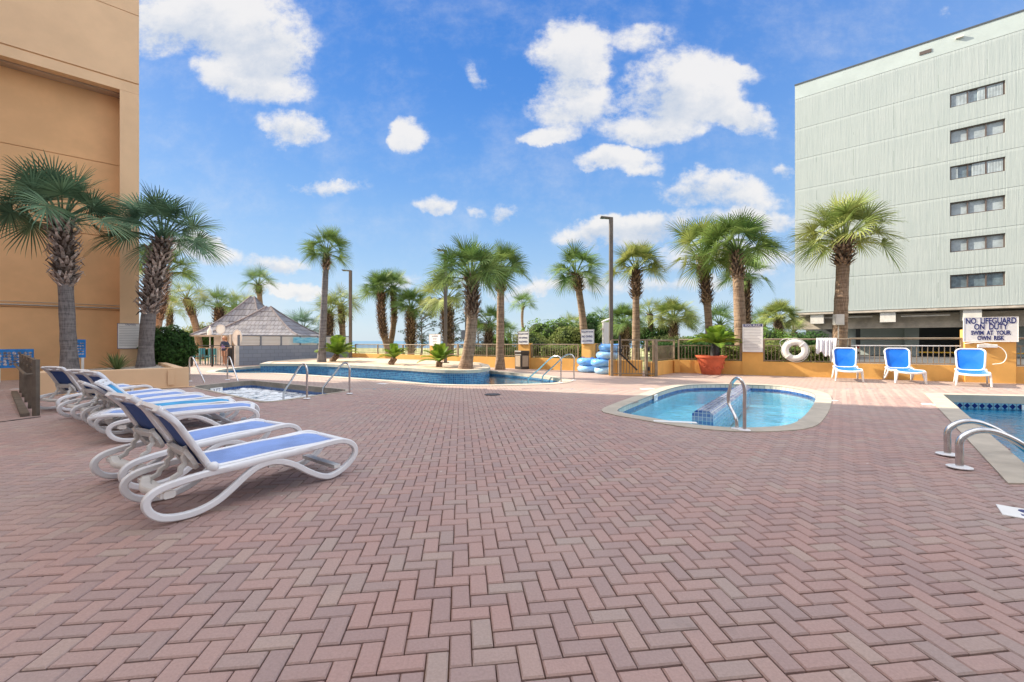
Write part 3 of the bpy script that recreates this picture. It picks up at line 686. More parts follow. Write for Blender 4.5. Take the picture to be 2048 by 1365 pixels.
for a,b in zip(zc[:-1],zc[1:]):
    k=round((22.5-b)/2.66)
    w0,w1=(9.52,12.2); cz=a+ (b-a)*.66; 
    zlo,zhi=b-1.32,b-.34
    if k>=1 or True:
        if k>=1:
            zlo,zhi=18.9-2.66*(k-1)-.50,18.9-2.66*(k-1)+.50
            m.box(0,w0,0,.3,a+gap,b); m.box(w1,GL,0,.3,a+gap,b); m.box(w0,w1,0,.3,a+gap,zlo); 
            if zhi<b: m.box(w0,w1,0,.3,zhi,b)
            wins.append((zlo,zhi,k))
        else: m.box(0,GL,0,.3,a+gap,b)
m.build('ribbed_facade',M['green'],gb)
m=MB(); m.box(0,GL,-.01,.3,22.5+gap,23.75); m.build('parapet',M['greenp'],gb)
m=MB(); m.box(-.03,GL,-.05,9.0,23.752,23.86); m.build('roof_flashing',M['roofedge'],gb)
m=MB(); m.box(.004,GL,.45,9.,3.74,23.74); m.box(.002,.3,.303,.45,3.74,23.74); m.build('wall_backing',M['greenp'],gb)
for (zl,zh,k) in wins:
    f=MB(); x0,x1=9.52,12.2; t_=.07
    f.box(x0,x1,.10,.2,zl,zl+t_); f.box(x0,x1,.10,.2,zh-t_,zh); f.box(x0,x0+t_,.10,.2,zl+t_,zh-t_); f.box(x1-t_,x1,.10,.2,zl+t_,zh-t_)
    for q in(1/3,2/3): xx=x0+(x1-x0)*q; f.box(xx-.035,xx+.035,.10,.2,zl+t_,zh-t_)
    fo=f.build('window',M['frame'],gb)
    g=MB(); g.box(x0+t_,x1-t_,.21,.22,zl+t_,zh-t_); 
    dk=k in(1,3)
    if not dk: g.build('pane',M['curt'] if k!=6 else M['glassw'],fo)
    else:
        g.build('pane',M['glassw'],fo)
        c=MB(); random.seed(k); xx=x0+.1
        while xx<x1-.1:
            fr=(xx-x0)/(x1-x0)
            if (k==1 and .36<fr<.52) or (k==3 and .15<fr<.42):
                if c.v: c.build('curtain',M['curt'],fo,True); c=MB()
            else: c.tube([(xx,.165,zl+.08),(xx,.165,zh-.08)],.052,6)
            xx+=.07
        c.build('curtain',M['curt'],fo,True)
m=MB(); m.box(7.9,8.55,-.05,-.012,22.95,23.2); m.build('vent',M['frame'],gb)
m=MB(); m.box(9.8,10.2,-.2,-.015,23.28,23.38); m.build('flood_lamp',M['conc_l'],gb)
m=MB(); m.box(-.4,GL,1.6,2.6,2.3,3.42); m.build('transfer_beam',M['conc'],gb)
m=MB(); m.box(0,GL,.0,1.55,3.55,3.70); m.box(0,GL,2.65,9,3.5,3.7); m.build('soffit',M['conc'],gb)
m=MB()
for x in(1.2,5.75,10.3,14.8): m=MB(); m.box(x-.1,x+.82,.15,1.55,2.75,3.54); m.build('beam_end',M['conc_l'],gb)
for (x0,x1,z_) in((6.9,9.6,3.2),(2,5.2,3.25)): m=MB(); m.tube([(x0,.7,z_),(x1,.7,z_)],.055,8); m.build('pipe',M['conc_l'],gb,True)
m=MB(); m.lathe((3.6,3.6,-.02),[(.5,0),(.5,2.4)],20); m.build('round_column',M['greenp'],gb,True)
m=MB(); m.box(4.4,7.3,5,5.2,-.02,3.5); m.box(7.3,8.2,4.6,4.8,-.02,3.5); m.box(13,GL,4.6,4.8,-.02,3.5); m.build('parking_wall',M['greenp'],gb)
m=MB(); m.box(0,GL,8.8,9.0,-.02,3.5); m.build('back_wall',M['roofedge'],gb)
m=MB(); m.tube([(8,2.2,.35),(14,2.2,.35)],.05,6); m.build('barrier_rail',mat('yellow_barrier',(.6,.35,.03),.5),gb)
# cars in the parking level
def car(name,label,loc,rz,paint,sc=1.):
    t=thing(name,label,'car',loc,rz)
    prof=[(-2.1,.25),(-2.15,.75),(-1.95,.98),(-1.6,1.05),(-1.15,1.42),(-.2,1.5),(.6,1.42),(1.2,1.0),(1.95,.88),(2.15,.6),(2.1,.25)]
    vs=[];fs=[]; n=len(prof)
    for s_ in(-1,1):
        for (x,z) in prof: vs.append((x,s_*(.85 if z<1.1 else .68),z))
    for i in range(n-1): fs.append((i,i+1,n+i+1,n+i))
    fs+= [tuple(range(n))[::-1],tuple(range(n,2*n)),(n-1,0,n,2*n-1)]
    m=MB(); m.add(vs,fs); m.build('body',paint,t,True,.05)
    m=MB()
    for s_ in(-1,1): m.add([(-1.35,s_*.80,1.05),(.95,s_*.80,1.05),(.5,s_*.705,1.36),(-1.05,s_*.705,1.36)],[(0,1,2,3)])
    m.add([(-1.63,-.66,1.07),(-1.63,.66,1.07),(-1.22,.6,1.37),(-1.22,-.6,1.37)],[(0,3,2,1)]); m.build('window',M['black'],t)
    for sx in(-1.3,1.35):
        for sy in(-.86,.86): mm=MB(); mm.lathe((sx,sy-.1,.32),[(.32,0),(.32,.2)],16,(0,1,0)); wo=mm.build('wheel',M['tyre'],t,True); rm=MB(); rm.lathe((sx,sy-.105,.32),[(.2,0),(.2,.21)],14,(0,1,0)); rm.build('rim',M['steel'],wo,True)
    for sy in(-.7,.7): mm=MB(); mm.box(-2.19,-2.1,sy-.12,sy+.12,.65,.9); mm.build('taillight',M['red'],t)
    t.scale=(sc,)*3; return t
q=at(1722,690,42); car('parked_car','white car with red taillight parked under the green building',(q.x,q.y,0),R(62),M['car'],.86)
q=at(1668,690,47); car('parked_car','dark car seen beside the trunk of the thick right palm',(q.x,q.y,0),R(20),M['frame'],.86)
struct(sheet([(14,20),(60,-1),(90,30),(40,62),(18,36)],[],.0,'parking_lot',mat('asphalt',(.09,.09,.09),.9,nscale=3,namp=.2)))
# ------------------------------------------------------------------ low walls, pillars, fences
Fa=[G(702,723),G(914,732.6),G(1155,742),Vector((3.62,16.95,0))]
Fb=[Vector((6.5,16.67,0)),Vector((14.9,12.24,0)),Vector((29.5,4.45,0))]
def onwall(px,A,B):
    r=(px-1024)/F; t=(r*A.y-A.x)/((B.x-A.x)-r*(B.y-A.y)); return A.lerp(B,t)
t=thing('low_wall','low orange stucco wall with three sign pillars behind the island and bin','wall')
m=MB()
for a,b in zip(Fa[:-1],Fa[1:]): m.wall(a,b,.2,0,.5,1)
m.build('wall_body',M['wall'],t)
def pillar(A,B,p0,p1,z1,t,th=.32):
    a=onwall(p0,A,B); b=onwall(p1,A,B); d=(b-a).normalized(); nn=Vector((d.y,-d.x,0))*.03
    m=MB(); m.wall(a+nn,b+nn,th,0.0,z1,1); m.build('pillar',M['wall'],t); return a+nn*2.2,b+nn*2.2
s3=pillar(Fa[0],Fa[1],860.5,883,1.1,t); s1=pillar(Fa[1],Fa[2],1037.5,1059,1.15,t); s2=pillar(Fa[2],Fa[3],1164,1189.5,1.15,t)
t=thing('low_wall','low yellow orange stucco wall behind the three blue chairs with two wide pillars','wall')
m=MB(); m.wall(Fb[0],Fb[1],.2,0,.5,1); m.wall(Fb[1],Fb[2],.2,0,.5,1)
m.build('wall_body',M['wall'],t)
s4=pillar(Fb[0],Fb[1],1484.5,1526,1.3,t); s5=pillar(Fb[0],Fb[1],1929,2031,1.6,t)
def sgn(nm,lab,se,px0,px1,y0,y1,D,lines,**k):
    a,b=se; return sign(nm,lab,a,b,at(0,y0,D).z,at(0,y1,D).z,lines,**k)
sgn('warning_sign','white sign on the pillar behind the black bin with three blue lines',s1,0,0,689,663.5,19.2,[('SHALLOW WATER',.075,.8),('NO DIVING',.105,.5),('ALLOWED',.115,.2)],bold=.001)
sgn('warning_sign','white sign on the pillar above the blue rings with blue words',s2,0,0,688,659.5,17.5,[('SHALLOW WATER',.078,.82),('NO DIVING',.115,.5),('ALLOWED',.12,.19)],bold=.002)
sgn('warning_sign','bleached white sign on the far pillar behind a sago palm and lamp pole',s3,0,0,692,668.5,21.5,[('NO LIFEGUARD',.08,.82),('ON DUTY',.08,.58),('SWIM AT YOUR',.05,.34),('OWN RISK',.05,.14)])
sgn('pool_rules_board','tall white board headed POOL RULES above the yellow wall near the red pot',s4,0,0,704.5,648.5,15.6,[],header='POOL RULES',rows=15)
# big sign
a,b=s5; d=(b-a).normalized(); a=a-d*.05; b=b+d*.03
w5=(b-a).length
sign('lifeguard_sign','large white NO LIFEGUARD ON DUTY sign with bold navy words above the orange pillar',a,b,at(0,684.2,12.75).z,at(0,635.5,12.75).z,
     [('NO  LIFEGUARD',.235,.84),('ON  DUTY',.235,.60),('SWIM  AT  YOUR',.175,.36),('OWN  RISK',.175,.15)],frame='signw',bold=.006,fit=.62)
# hose and light under the big sign
c=onwall(1972,Fb[0],Fb[1]); nn=Vector((d.y,-d.x,0))
t=thing('wall_light','small white box light mounted under the large lifeguard sign','light',c+nn*.06+Vector((0,0,1.10)))
m=MB(); m.obox((0,0,0),d,nn,(0,0,1),.42,.09,.10); m.build('housing',M['signw'],t,bevel=.01)
t=thing('hose','pale looped hose hanging off the rail beside the orange pillar','hose',onwall(1925,Fb[0],Fb[1])+nn*.12)
m=MB(); m.tube(crom([d*.0+Vector((0,0,1.17)),d*.3+Vector((0,0,1.2))+nn*.05,d*.7+Vector((0,0,1.08))+nn*.1,d*.85+Vector((0,0,.85))+nn*.1,d*.8+Vector((0,0,.62))+nn*.05,d*.6+Vector((0,0,.56))],5,False),.011,8); m.build('hose_loop',M['signw'],t,True)
def fence(label,A,B,z0,zt,zm=None,post=None,spacing=.115,mt='bronze',r=.022,br=.009,name='metal_fence',posts_end=True,mid='bronze',back=.1):
    A=V3(A); B=V3(B); d=(B-A); L=d.length; d.normalize(); nb=Vector((-d.y,d.x,0))*back; A=A+nb; B=B+nb; A.z=B.z=0
    t=thing(name,label,'fence',A); Z=lambda z:Vector((0,0,z))
    m=MB(); m.tube([Z(zt),d*L+Z(zt)],r,8); m.build('top_rail',M[mt],t,True)
    if zm: m=MB(); m.beam(Z(zm),d*L+Z(zm),.03,.03); m.build('middle_rail',M[mid],t)
    m=MB(); m.beam(Z(z0+.06),d*L+Z(z0+.06),.03,.03); m.build('bottom_rail',M[mt],t)
    zb=(zm or zt)-.01
    n=int(L/spacing); n=min(n,95)
    bm=MB().box(-br,br,-br,br,z0+.06,zb); first=None
    for k in range(1,n):
        if first is None: first=bm.build('baluster',M[mt],t); o=first
        else: o=first.copy(); link(o); o.parent=t
        o.location=d*(L*k/n); o.rotation_euler=(0,0,math.atan2(d.y,d.x))
    npst=max(1,round(L/(post or 1.9)))
    for k in range(npst+1):
        m=MB(); m.box(-.03,.03,-.03,.03,z0-.02,zt); o=m.build('post',M[mt],t); o.location=d*(L*k/npst); o.rotation_euler=(0,0,math.atan2(d.y,d.x))
    return t
P=lambda px,A,B: onwall(px,A,B)
fence('bronze railing on the low wall from the tall lamp pole to the far sign pillar',P(708,Fa[0],Fa[1]),P(858,Fa[0],Fa[1]),.5,1.05)
fence('bronze railing behind the large island palm and the sago palm',P(885,Fa[0],Fa[1]),P(912,Fa[0],Fa[1]),.5,1.08)
fence('bronze railing on the orange wall left of the black bin',P(914,Fa[1],Fa[2]),P(1035,Fa[1],Fa[2]),.5,1.09)
fence('bronze railing between the two shallow water sign pillars',P(1061,Fa[1],Fa[2]),P(1154,Fa[1],Fa[2]),.5,1.1)
fence('short bronze railing behind the stacked blue swim rings',P(1191,Fa[2],Fa[3]),Fa[3],.5,1.12)
fence('bronze railing on the wall behind the red pot with a thick top rail',Fb[0]+Vector((.1,0,0)),P(1481,Fb[0],Fb[1]),.48,1.30,1.08,r=.03)
fence('bronze railing carrying the white life ring and the towel',P(1528,Fb[0],Fb[1]),P(1700,Fb[0],Fb[1]),.48,1.31,1.08,r=.03)
fence('bronze railing behind the blue chairs with a white middle rail',P(1701,Fb[0],Fb[1]),P(1927,Fb[0],Fb[1]),.48,1.33,1.10,r=.03,spacing=.13,mid='signw')
fence('bronze railing at the right edge beyond the lifeguard sign',P(2034,Fb[0],Fb[1]),Fb[2]*.5+Fb[1]*.5,.48,1.33,1.10,r=.03)
# gate group
t=thing('wing_wall','short orange wing wall standing behind the closed gate leaf','wall')
m=MB(); m.wall(G(1218,751.6),G(1285,752.6),.18,0,.56,1); m.build('wall_body',M['wall'],t)
t=thing('wing_wall','short orange wing wall right of the gate running back to the downpipe','wall')
g0=G(1304,753.5); g1=Vector((6.46,16.62,0)); m=MB(); m.wall(g0,g1,.2,0,.50,1); m.build('wall_body',M['wall'],t)
m=MB(); m.obox(g1+Vector((-.02,-.2,.27)),(1,0,0),(0,1,0),(0,0,1),.22,.1,.5); m.build('downpipe_box',M['wall'],t)
fence('bronze railing on the wing wall right of the gate',g0+Vector((.15,.1,0)),g1+Vector((.05,.05,0)),.5,1.27,1.06,r=.03,back=.08)
gp=[G(1224,752.5),G(1240,752.5),G(1293,753),G(1312,753.5)]
tg=thing('pool_gate','bronze pool gate with black latch and diagonal brace beside the orange wing walls','gate',gp[0]); o0=gp[0]
m=MB(); Z=lambda z:Vector((0,0,z))
for k,p in enumerate(gp):
    mm=MB(); q=p-o0; mm.box(q.x-.045,q.x+.045,q.y-.045,q.y+.045,0,1.27); mm.build('post',M['bronze'],tg)
mm=MB(); mm.beam(gp[0]-o0+Z(1.29),gp[3]-o0+Z(1.29),.10,.05); mm.build('top_rail',M['bronze'],tg)
mm=MB(); mm.beam(gp[0]-o0+Z(.09),gp[3]-o0+Z(.09),.035,.035); mm.beam(gp[0]-o0+Z(1.08),gp[3]-o0+Z(1.08),.03,.03); mm.build('lower_rail',M['bronze'],tg)
for k in range(1,15):
    q=(gp[0]-o0).lerp(gp[3]-o0,k/15); mm=MB(); mm.box(q.x-.009,q.x+.009,q.y-.009,q.y+.009,.09,1.08); mm.build('bar',M['bronze'],tg)
mm=MB(); mm.beam(gp[1]-o0+Z(.80)+Vector((0,-.06,0)),gp[2]-o0+Z(.22)+Vector((-.35,-.06,0)),.03,.055); mm.build('brace',M['black'],tg)
mm=MB(); q=gp[1]-o0; mm.box(q.x-.05,q.x,q.y-.10,q.y-.05,.75,1.45); mm.box(q.x-.06,q.x+.05,q.y-.12,q.y-.05,.85,.98); mm.build('latch',M['black'],tg)
for z_ in(.9,.2): mm=MB(); q=gp[2]-o0; mm.box(q.x+.02,q.x+.08,q.y-.1,q.y-.04,z_,z_+.13); mm.build('hinge',M['black'],tg)
# ------------------------------------------------------------------ hut, block wall, slat screen
A=G(478,732); B=G(702,723)+Vector((-.05,.1,0)); d=(B-A).normalized(); L=(B-A).length
def blockmat():
    m=bpy.data.materials.new('grey_block_wall'); m.use_nodes=True; N=NT(m.node_tree); b=N.n['Principled BSDF']; b.inputs['Roughness'].default_value=.8
    tc=N.new('ShaderNodeTexCoord').outputs['Object']; x,y,z=N.sep(tc)
    br=N.new('ShaderNodeTexBrick'); N.put(br.inputs['Vector'],N.comb(x,z,0.)); br.inputs['Scale'].default_value=1; br.inputs['Brick Width'].default_value=.42; br.inputs['Row Height'].default_value=.2; br.inputs['Mortar Size'].default_value=.008
    N.put(br.inputs['Color1'],(.20,.24,.31)); N.put(br.inputs['Color2'],(.23,.27,.34)); N.put(br.inputs['Mortar'],(.13,.155,.20))
    N.put(b.inputs['Base Color'],br.outputs[0]); N.put(b.inputs['Normal'],N.bump(br.outputs[1],-.6,.01)); return m
M['blockw']=blockmat()
t=thing('block_wall','grey painted block wall with a slatted screen in front of the shingled hut','wall',A,math.atan2(d.y,d.x))
m=MB(); m.box(0,L,0,.2,0,1.02); m.build('wall_body',M['blockw'],t)
m=MB(); m.box(-.16,0,-.02,.22,0,1.0); m.build('end_pier',M['conc_l'],t)
k=0
for x in [i*L/6 for i in range(7)]:
    m=MB(); m.box(x-.04,x+.04,.02,.10,1.02,1.56); m.build('post',M['block'],t)
m=MB()
for k in range(6): z=1.055+.074*k; m.box(.04,L-.04,.04,.075,z,z+.050)
m.build('slat_panel',M['slat'],t)
m=MB(); m.box(0,L,.03,.09,1.50,1.56); m.build('top_rail',M['block'],t)
bn=thing('banner','bright blue wave banner hung on the slatted screen left of the leaning palm','banner',A+d*(L*.43)+Vector((d.y,-d.x,0))*.03,math.atan2(d.y,d.x))
m=MB(); vs=[];fs=[]; nx=24
for i in range(nx+1):
    for j in range(5): vs.append((i*1.9/nx,-.02+.015*math.sin(i*.9+j),1.13+.32*j/4+.015*math.sin(i*.6)))
fs=[(i*5+j,(i+1)*5+j,(i+1)*5+j+1,i*5+j+1) for i in range(nx) for j in range(4)]
m.add(vs,fs); m.build('cloth',mat('blue_wave_print',(.06,.36,.62),.7,nscale=3,col2=(.30,.62,.75),stretch=(1,1,5)),bn,True)
def shinglemat():
    m=bpy.data.materials.new('weathered_shingles'); m.use_nodes=True; N=NT(m.node_tree); b=N.n['Principled BSDF']; b.inputs['Roughness'].default_value=.9
    uv=N.new('ShaderNodeUVMap').outputs[0]
    br=N.new('ShaderNodeTexBrick'); N.put(br.inputs['Vector'],uv); br.inputs['Scale'].default_value=1; br.inputs['Brick Width'].default_value=.22; br.inputs['Row Height'].default_value=.2; br.inputs['Mortar Size'].default_value=.012; br.inputs['Bias'].default_value=-.1
    N.put(br.inputs['Color1'],(.225,.235,.275)); N.put(br.inputs['Color2'],(.125,.132,.165)); N.put(br.inputs['Mortar'],(.05,.045,.05))
    n=N.noise(uv,3,4,.6).outputs[0]; col=N.mix(N.ss(n,.35,.7),br.outputs[0],(.25,.25,.265))
    col=N.mix(.55,br.outputs[0],col)
    N.put(b.inputs['Base Color'],col)
    x,y,_=N.sep(uv); saw=N.m('FRACT',N.m('DIVIDE',y,.2)); N.put(b.inputs['Normal'],N.bump(N.m('SUBTRACT',N.m('MULTIPLY',saw,-.6),br.outputs[1]),.9,.05)); return m
M['shingle']=shinglemat()
def roof(c,hx,hy,z0,zt,ridge,parent,rz=0,flare=.35,rows=7):
    # flared hip roof: square-ish rings shrinking upwards
    m=MB(); vs=[];uv=[];fs=[]; cr=math.cos(rz); sr=math.sin(rz)
    for s_ in range(4):
        a0=len(vs); 
        for k in range(rows+1):
            t=k/rows; sh=1-t; z=z0+(zt-z0)*(t**1.28)
            X=hx*sh+ridge*t; Y=hy*sh+.02
            cs=[(-X,-Y),(X,-Y),(X,Y),(-X,Y)]; p=cs[s_]; q=cs[(s_+1)%4]
            for (e,fx) in((p,-1),(q,1)):
                x=c[0]+e[0]*cr-e[1]*sr; y=c[1]+e[0]*sr+e[1]*cr; vs.append((x,y,c[2]+z))
                half=X if s_%2==0 else Y; uv.append((fx*half+7*s_,t*rows*.2))
        for k in range(rows): fs.append((a0+2*k,a0+2*k+1,a0+2*k+3,a0+2*k+2))
    m.add(vs,fs); o=quads_uv(m,'roof',M['shingle'],parent,uv)
    mm=MB()
    for (sx,sy) in((-1,-1),(1,-1),(1,1),(-1,1)):
        pts=[]
        for k in range(rows+1):
            t=k/rows; sh=1-t; z=z0+(zt-z0)*(t**1.28)+.02; X=hx*sh+ridge*t; Y=hy*sh
            x,y=sx*X,sy*Y; pts.append((c[0]+x*cr-y*sr,c[1]+x*sr+y*cr,c[2]+z))
        mm.tube(pts,.05,5)
    mm.build('hip_cap',M['shingle_cap'],o)
    mm=MB(); cs=[(-hx,-hy),(hx,-hy),(hx,hy),(-hx,hy)]
    vs=[(c[0]+x*cr-y*sr,c[1]+x*sr+y*cr,c[2]+z0-.0) for (x,y) in cs]
    mm.add(vs,[(3,2,1,0)])
    for i in range(4): mm.beam(V3(vs[i])-Z(.04),V3(vs[(i+1)%4])-Z(.04),.05,.09)
    mm.build('eave',M['conc'],o); return o
M['shingle_cap']=mat('shingle_ridge_cap',(.20,.18,.19),.9,nscale=6,namp=.3)
ht=thing('beach_hut','beach bar hut with weathered shingle hip roofs behind the grey block wall','hut',(0,0,0))
c1=at(537,682,26.2); hz=math.atan2(.1,1)
roof((c1.x,c1.y,0),2.62,2.3,at(0,671,24.2).z,at(0,614,26.2).z,.12,ht,hz)
c2=at(505,682,29.5); roof((c2.x,c2.y,0),2.25,3.0,at(0,671,27.5).z,at(0,594,29.5).z,.12,ht,hz)
m=MB(); m.box(c1.x-2.2,c1.x+2.2,c1.y-1.7,c1.y+1.9,0,1.60); m.build('counter_wall',M['conc_l'],ht)
m=MB(); m.box(c2.x-1.2,c2.x+1.5,c2.y-1.5,c2.y+2.5,0,1.62); m.build('kitchen_wall',M['block'],ht)
for px in(468,462):
    p=G(px,728) if px>410 else at(px,690,26); m=MB(); m.box(p.x-.06,p.x+.06,p.y-.06,p.y+.06,0,1.62); m.build('post',M['bronze'] if px==468 else M['conc_l'],ht)
m=MB(); p=at(458,660,24.6); m.box(p.x-.28,p.x+.28,p.y-.05,p.y+.05,0,1.6); m.build('roller_shutter',M['slat'],ht)
def disc_sign(label,px,py,D,rx,rz_,colm,name='round_sign',pole=True):
    c=at(px,py,D); t=thing(name,label,'sign',(c.x,c.y,0)); m=MB(); n=20; rxm=rx*D/F; rym=rz_*D/F
    vs=[(rxm*math.cos(2*PI*k/n),-.02,c.z+rym*math.sin(2*PI*k/n)) for k in range(n)]+[(rxm*math.cos(2*PI*k/n),.02,c.z+rym*math.sin(2*PI*k/n)) for k in range(n)]
    m.add(vs,[tuple(range(n)),tuple(range(n,2*n))[::-1]]+[(k,k+n,(k+1)%n+n,(k+1)%n) for k in range(n)]); m.build('board',colm,t)
    m=MB(); m.tube([(rxm*math.cos(2*PI*k/n),-.022,c.z+rym*math.sin(2*PI*k/n)) for k in range(n)],.018,6,closed=True); m.build('rim',M['slat'],t)
    m=MB(); m.tube([(0,.04,0),(0,.04,c.z)],.03,6); m.build('pole',M['conc_l'],t); return t
disc_sign('large pale oval sign on a pole at the end of the grey block wall',475,676,21.3,9.5,16,mat('pale_painted_board',(.82,.81,.77),.5,nscale=2,namp=.12))
disc_sign('pale blue round sign in front of the rear shingle roof',442,659,23.2,8.8,8.8,mat('pale_blue_board',(.72,.84,.90),.5))
t=thing('bottle_cutout','white bottle shaped cut-out standing left of the pale blue round sign','sign',at(420,664,23.8)); t.location.z=0
m=MB(); m.lathe((0,0,1.55),[(.01,0),(.13,.01),(.13,.30),(.10,.36),(.05,.42),(.04,.55),(.01,.56)],14); m.build('bottle',M['signw'],t,True)
m=MB(); m.tube([(0,0,0),(0,0,1.56)],.03,6); m.build('pole',M['slat'],t)
# black railing left of the hut
fence('black railing with the person standing behind it left of the hut',G(300,733.5),G(466,733.5),0,1.02,.92,mt='black',r=.02,br=.008,spacing=.12,back=0,post=.95)
fence('pale timber deck railing on the beach side of the bar terrace',at(330,700,25.5),at(440,700,25.5),0,.78,mt='tan',r=.03,back=0,spacing=.3,name='deck_railing')
def chair(label,p,rz):
    t=thing('bar_chair',label,'chair',(p.x,p.y,0),rz,'teal chairs on the bar terrace')
    m=MB(); m.box(-.2,.2,-.2,.2,.40,.44); m.build('seat',M['teal'],t)
    m=MB(); m.box(-.2,.2,.17,.2,.50,.85); m.build('backrest',M['teal'],t)
    for sx in(-.18,.18):
        for sy in(-.18,.18): mm=MB(); mm.box(sx-.015,sx+.015,sy-.015,sy+.015,0,.40 if sy<0 else .5); mm.build('leg',M['teal'],t)
chair('teal chair nearest the person behind the black railing',at(422,700,22.5),.3)
chair('teal chair in the middle of the bar terrace seen through the black railing',at(410,700,23.2),1.4)
chair('teal chair partly hidden beside the round dark green bush',at(392,700,22.7),-.7)
t=thing('round_sign_post','tall dark refuse bin beside the person at the railing','bin',G(450,731)+Vector((.0,.5,0))); t.name='refuse_bin'
m=MB(); m.lathe((0,0,0),[(.20,0),(.24,.05),(.26,.85),(.2,.92)],16); m.build('body',M['black'],t,True)
m=MB(); m.lathe((0,0,.921),[(.2,0),(.18,.06),(.02,.1)],16); m.build('lid',M['conc_l'],t,True)
# ------------------------------------------------------------------ ramp railing far left
ra=G(72,832); rb=G(44,786); d=(rb-ra).normalized(); L=(rb-ra).length
t=thing('ramp_railing','brown metal ramp railing with a kerb and handrail at the far left','railing',ra)
m=MB(); m.beam(Z(.03)-Vector((d.y,-d.x,0))*.12,d*L+Z(.03)-Vector((d.y,-d.x,0))*.12,.10,.05); m.build('kerb',M['rampm'],t)
for k in range(5): mm=MB(); q=d*(L*k/4); mm.box(q.x-.032,q.x+.032,q.y-.032,q.y+.032,0,.94); mm.build('post',M['rampm'],t)
for k in range(1,28): mm=MB(); q=d*(L*k/28); mm.box(q.x-.007,q.x+.007,q.y-.007,q.y+.007,.05,.80); mm.build('bar',M['rampm'],t)
m=MB(); m.beam(Z(.90),d*L+Z(.90),.05,.07); m.beam(Z(.76),d*L+Z(.76),.04,.04); m.build('top_rail',M['rampm'],t)
n_=-Vector((d.y,-d.x,0)); n_=n_ if n_.x<0 else -n_
m=MB(); m.tube([n_*.12+Z(.70),n_*.12+d*L+Z(.70)],.022,8); m.tube([Z(.70),n_*.12+Z(.70)],.014,6); m.tube([d*L+Z(.70),n_*.12+d*L+Z(.70)],.014,6); m.build('handrail',M['rampm'],t,True)
# floor joint
m=MB(); a=G(-60,852,.004); b=G(80,834,.004); m.beam(a,b,.05,.006); struct(m.build('floor_joint',M['black']))
# posters
def poster(label,px,D,wd,z0,z1,zb,seed):
    random.seed(seed); c=at(px,700,D); t=thing('poster_board',label,'poster board',(c.x,c.y,zb),math.atan2(.66,.751))
    m=MB(); m.box(-wd/2,wd/2,-.02,.02,z0,z1); m.build('board',mat('blue_poster',(.02,.22,.62),.4,nscale=2,namp=.3),t,bevel=.01)
    m=MB(); cols=7; rows=5
    mp=mat('poster_pictures_%d'%seed,(.55,.50,.45),.5,nscale=30,col2=(.10,.12,.22),island=.6)
    for i in range(cols):
        for j in range(rows):
            x=-wd/2+.03+(wd-.06)*(i+rnd(.35,.65))/cols; z=z0+(z1-z0)*(.12+.74*(j+.5)/rows); r_=wd/cols*.40
            m.add([(x+r_*math.cos(a)*rnd(.8,1.1),-.024,z+r_*math.sin(a)*rnd(.8,1.1)) for a in [2*PI*q/8 for q in range(8)]],[tuple(range(8))])
    m.build('printed_pictures',mp,t)
    for sx in(-1,1): mm=MB(); mm.box(sx*(wd/2-.07)-.03,sx*(wd/2-.07)+.03,-.015,.015,0,z0); mm.build('leg',M['signw'],t)
    return t
poster('bright blue poster board on white legs standing before the wall at the far left',30,13.0,.78,.42,1.0,0,1)
poster('blue poster board on white legs half hidden behind the first palm trunk',151,13.3,.46,.40,.98,.32,2)
# ------------------------------------------------------------------ grab rails
def rail(label,pts,r=.024,plates=(0,),mtl='steel',group=None):
    p0=V3(pts[0]); t=thing('grab_rail',label,'handrail',(p0.x,p0.y,0),group=group); o=Vector((p0.x,p0.y,0))
    cp=crom([V3(p)-o for p in pts],6,False); m=MB(); m.tube(cp,r,12); m.build('tube',M[mtl],t,True)
    for k in plates:
        q=V3(pts[k])-o; m=MB(); m.lathe((q.x,q.y,.014),[(r*3.2,0),(r*3.2,.008),(r*2.4,.016),(r*1.1,.018)],20); m.build('base_plate',M['white'],t,True)
def railpx(label,base,foot,top,zt,zf=-.25,**k):
    """base: px of the deck post foot; foot: px where the tube meets water; zt top height"""
    b=G(*base); f=G(foot[0],foot[1],0) if zf>=0 else G(foot[0],foot[1],-.15); d=f-b; d.z=0
    pts=[b,b+Z(zt*.55),b+Z(zt*.88),b+d*.10+Z(zt),b+d*.28+Z(zt*.93),b+d*.62+Z(zt*.50),b+d*.93+Z(zt*.12),Vector((f.x,f.y,-.05)),Vector((f.x,f.y,-.55))]
    rail(label,pts,**k)
railpx('left steel grab rail at the back of the hot tub beside the planter',(379,764),(409,776),0,.76,r=.022)
railpx('steel grab rail at the middle of the back edge of the hot tub',(455,761),(476,774),0,.74,r=.022)
railpx('left of the two steel grab rails at the front right corner of the hot tub',(614,799),(567,800),0,.74,r=.022)
railpx('right of the two steel grab rails at the front right corner of the hot tub',(699,789),(646,789),0,.72,r=.022)
railpx('nearer steel grab rail at the right end of the lazy river',(1122,767),(1056,769),0,.80,r=.022)
railpx('farther steel grab rail at the right end of the lazy river',(1148,762),(1085,763),0,.82,r=.022)
# kiddie pool rail
b=G(1489,863); k1=G(1474,856)
dd=at(1457,788,b.y+.35)
rail('curved steel grab rail standing at the near edge of the small oval pool',
 [b,b+Z(.35),b+Z(.58),at(1483,762,b.y+.02),at(1473,757,b.y+.12),at(1463,768,b.y+.25),at(1457,790,b.y+.33),at(1458,808,b.y+.33),at(1466,825,b.y+.2),at(1472,840,b.y+.1),G(1474,860)],.024,(0,10))
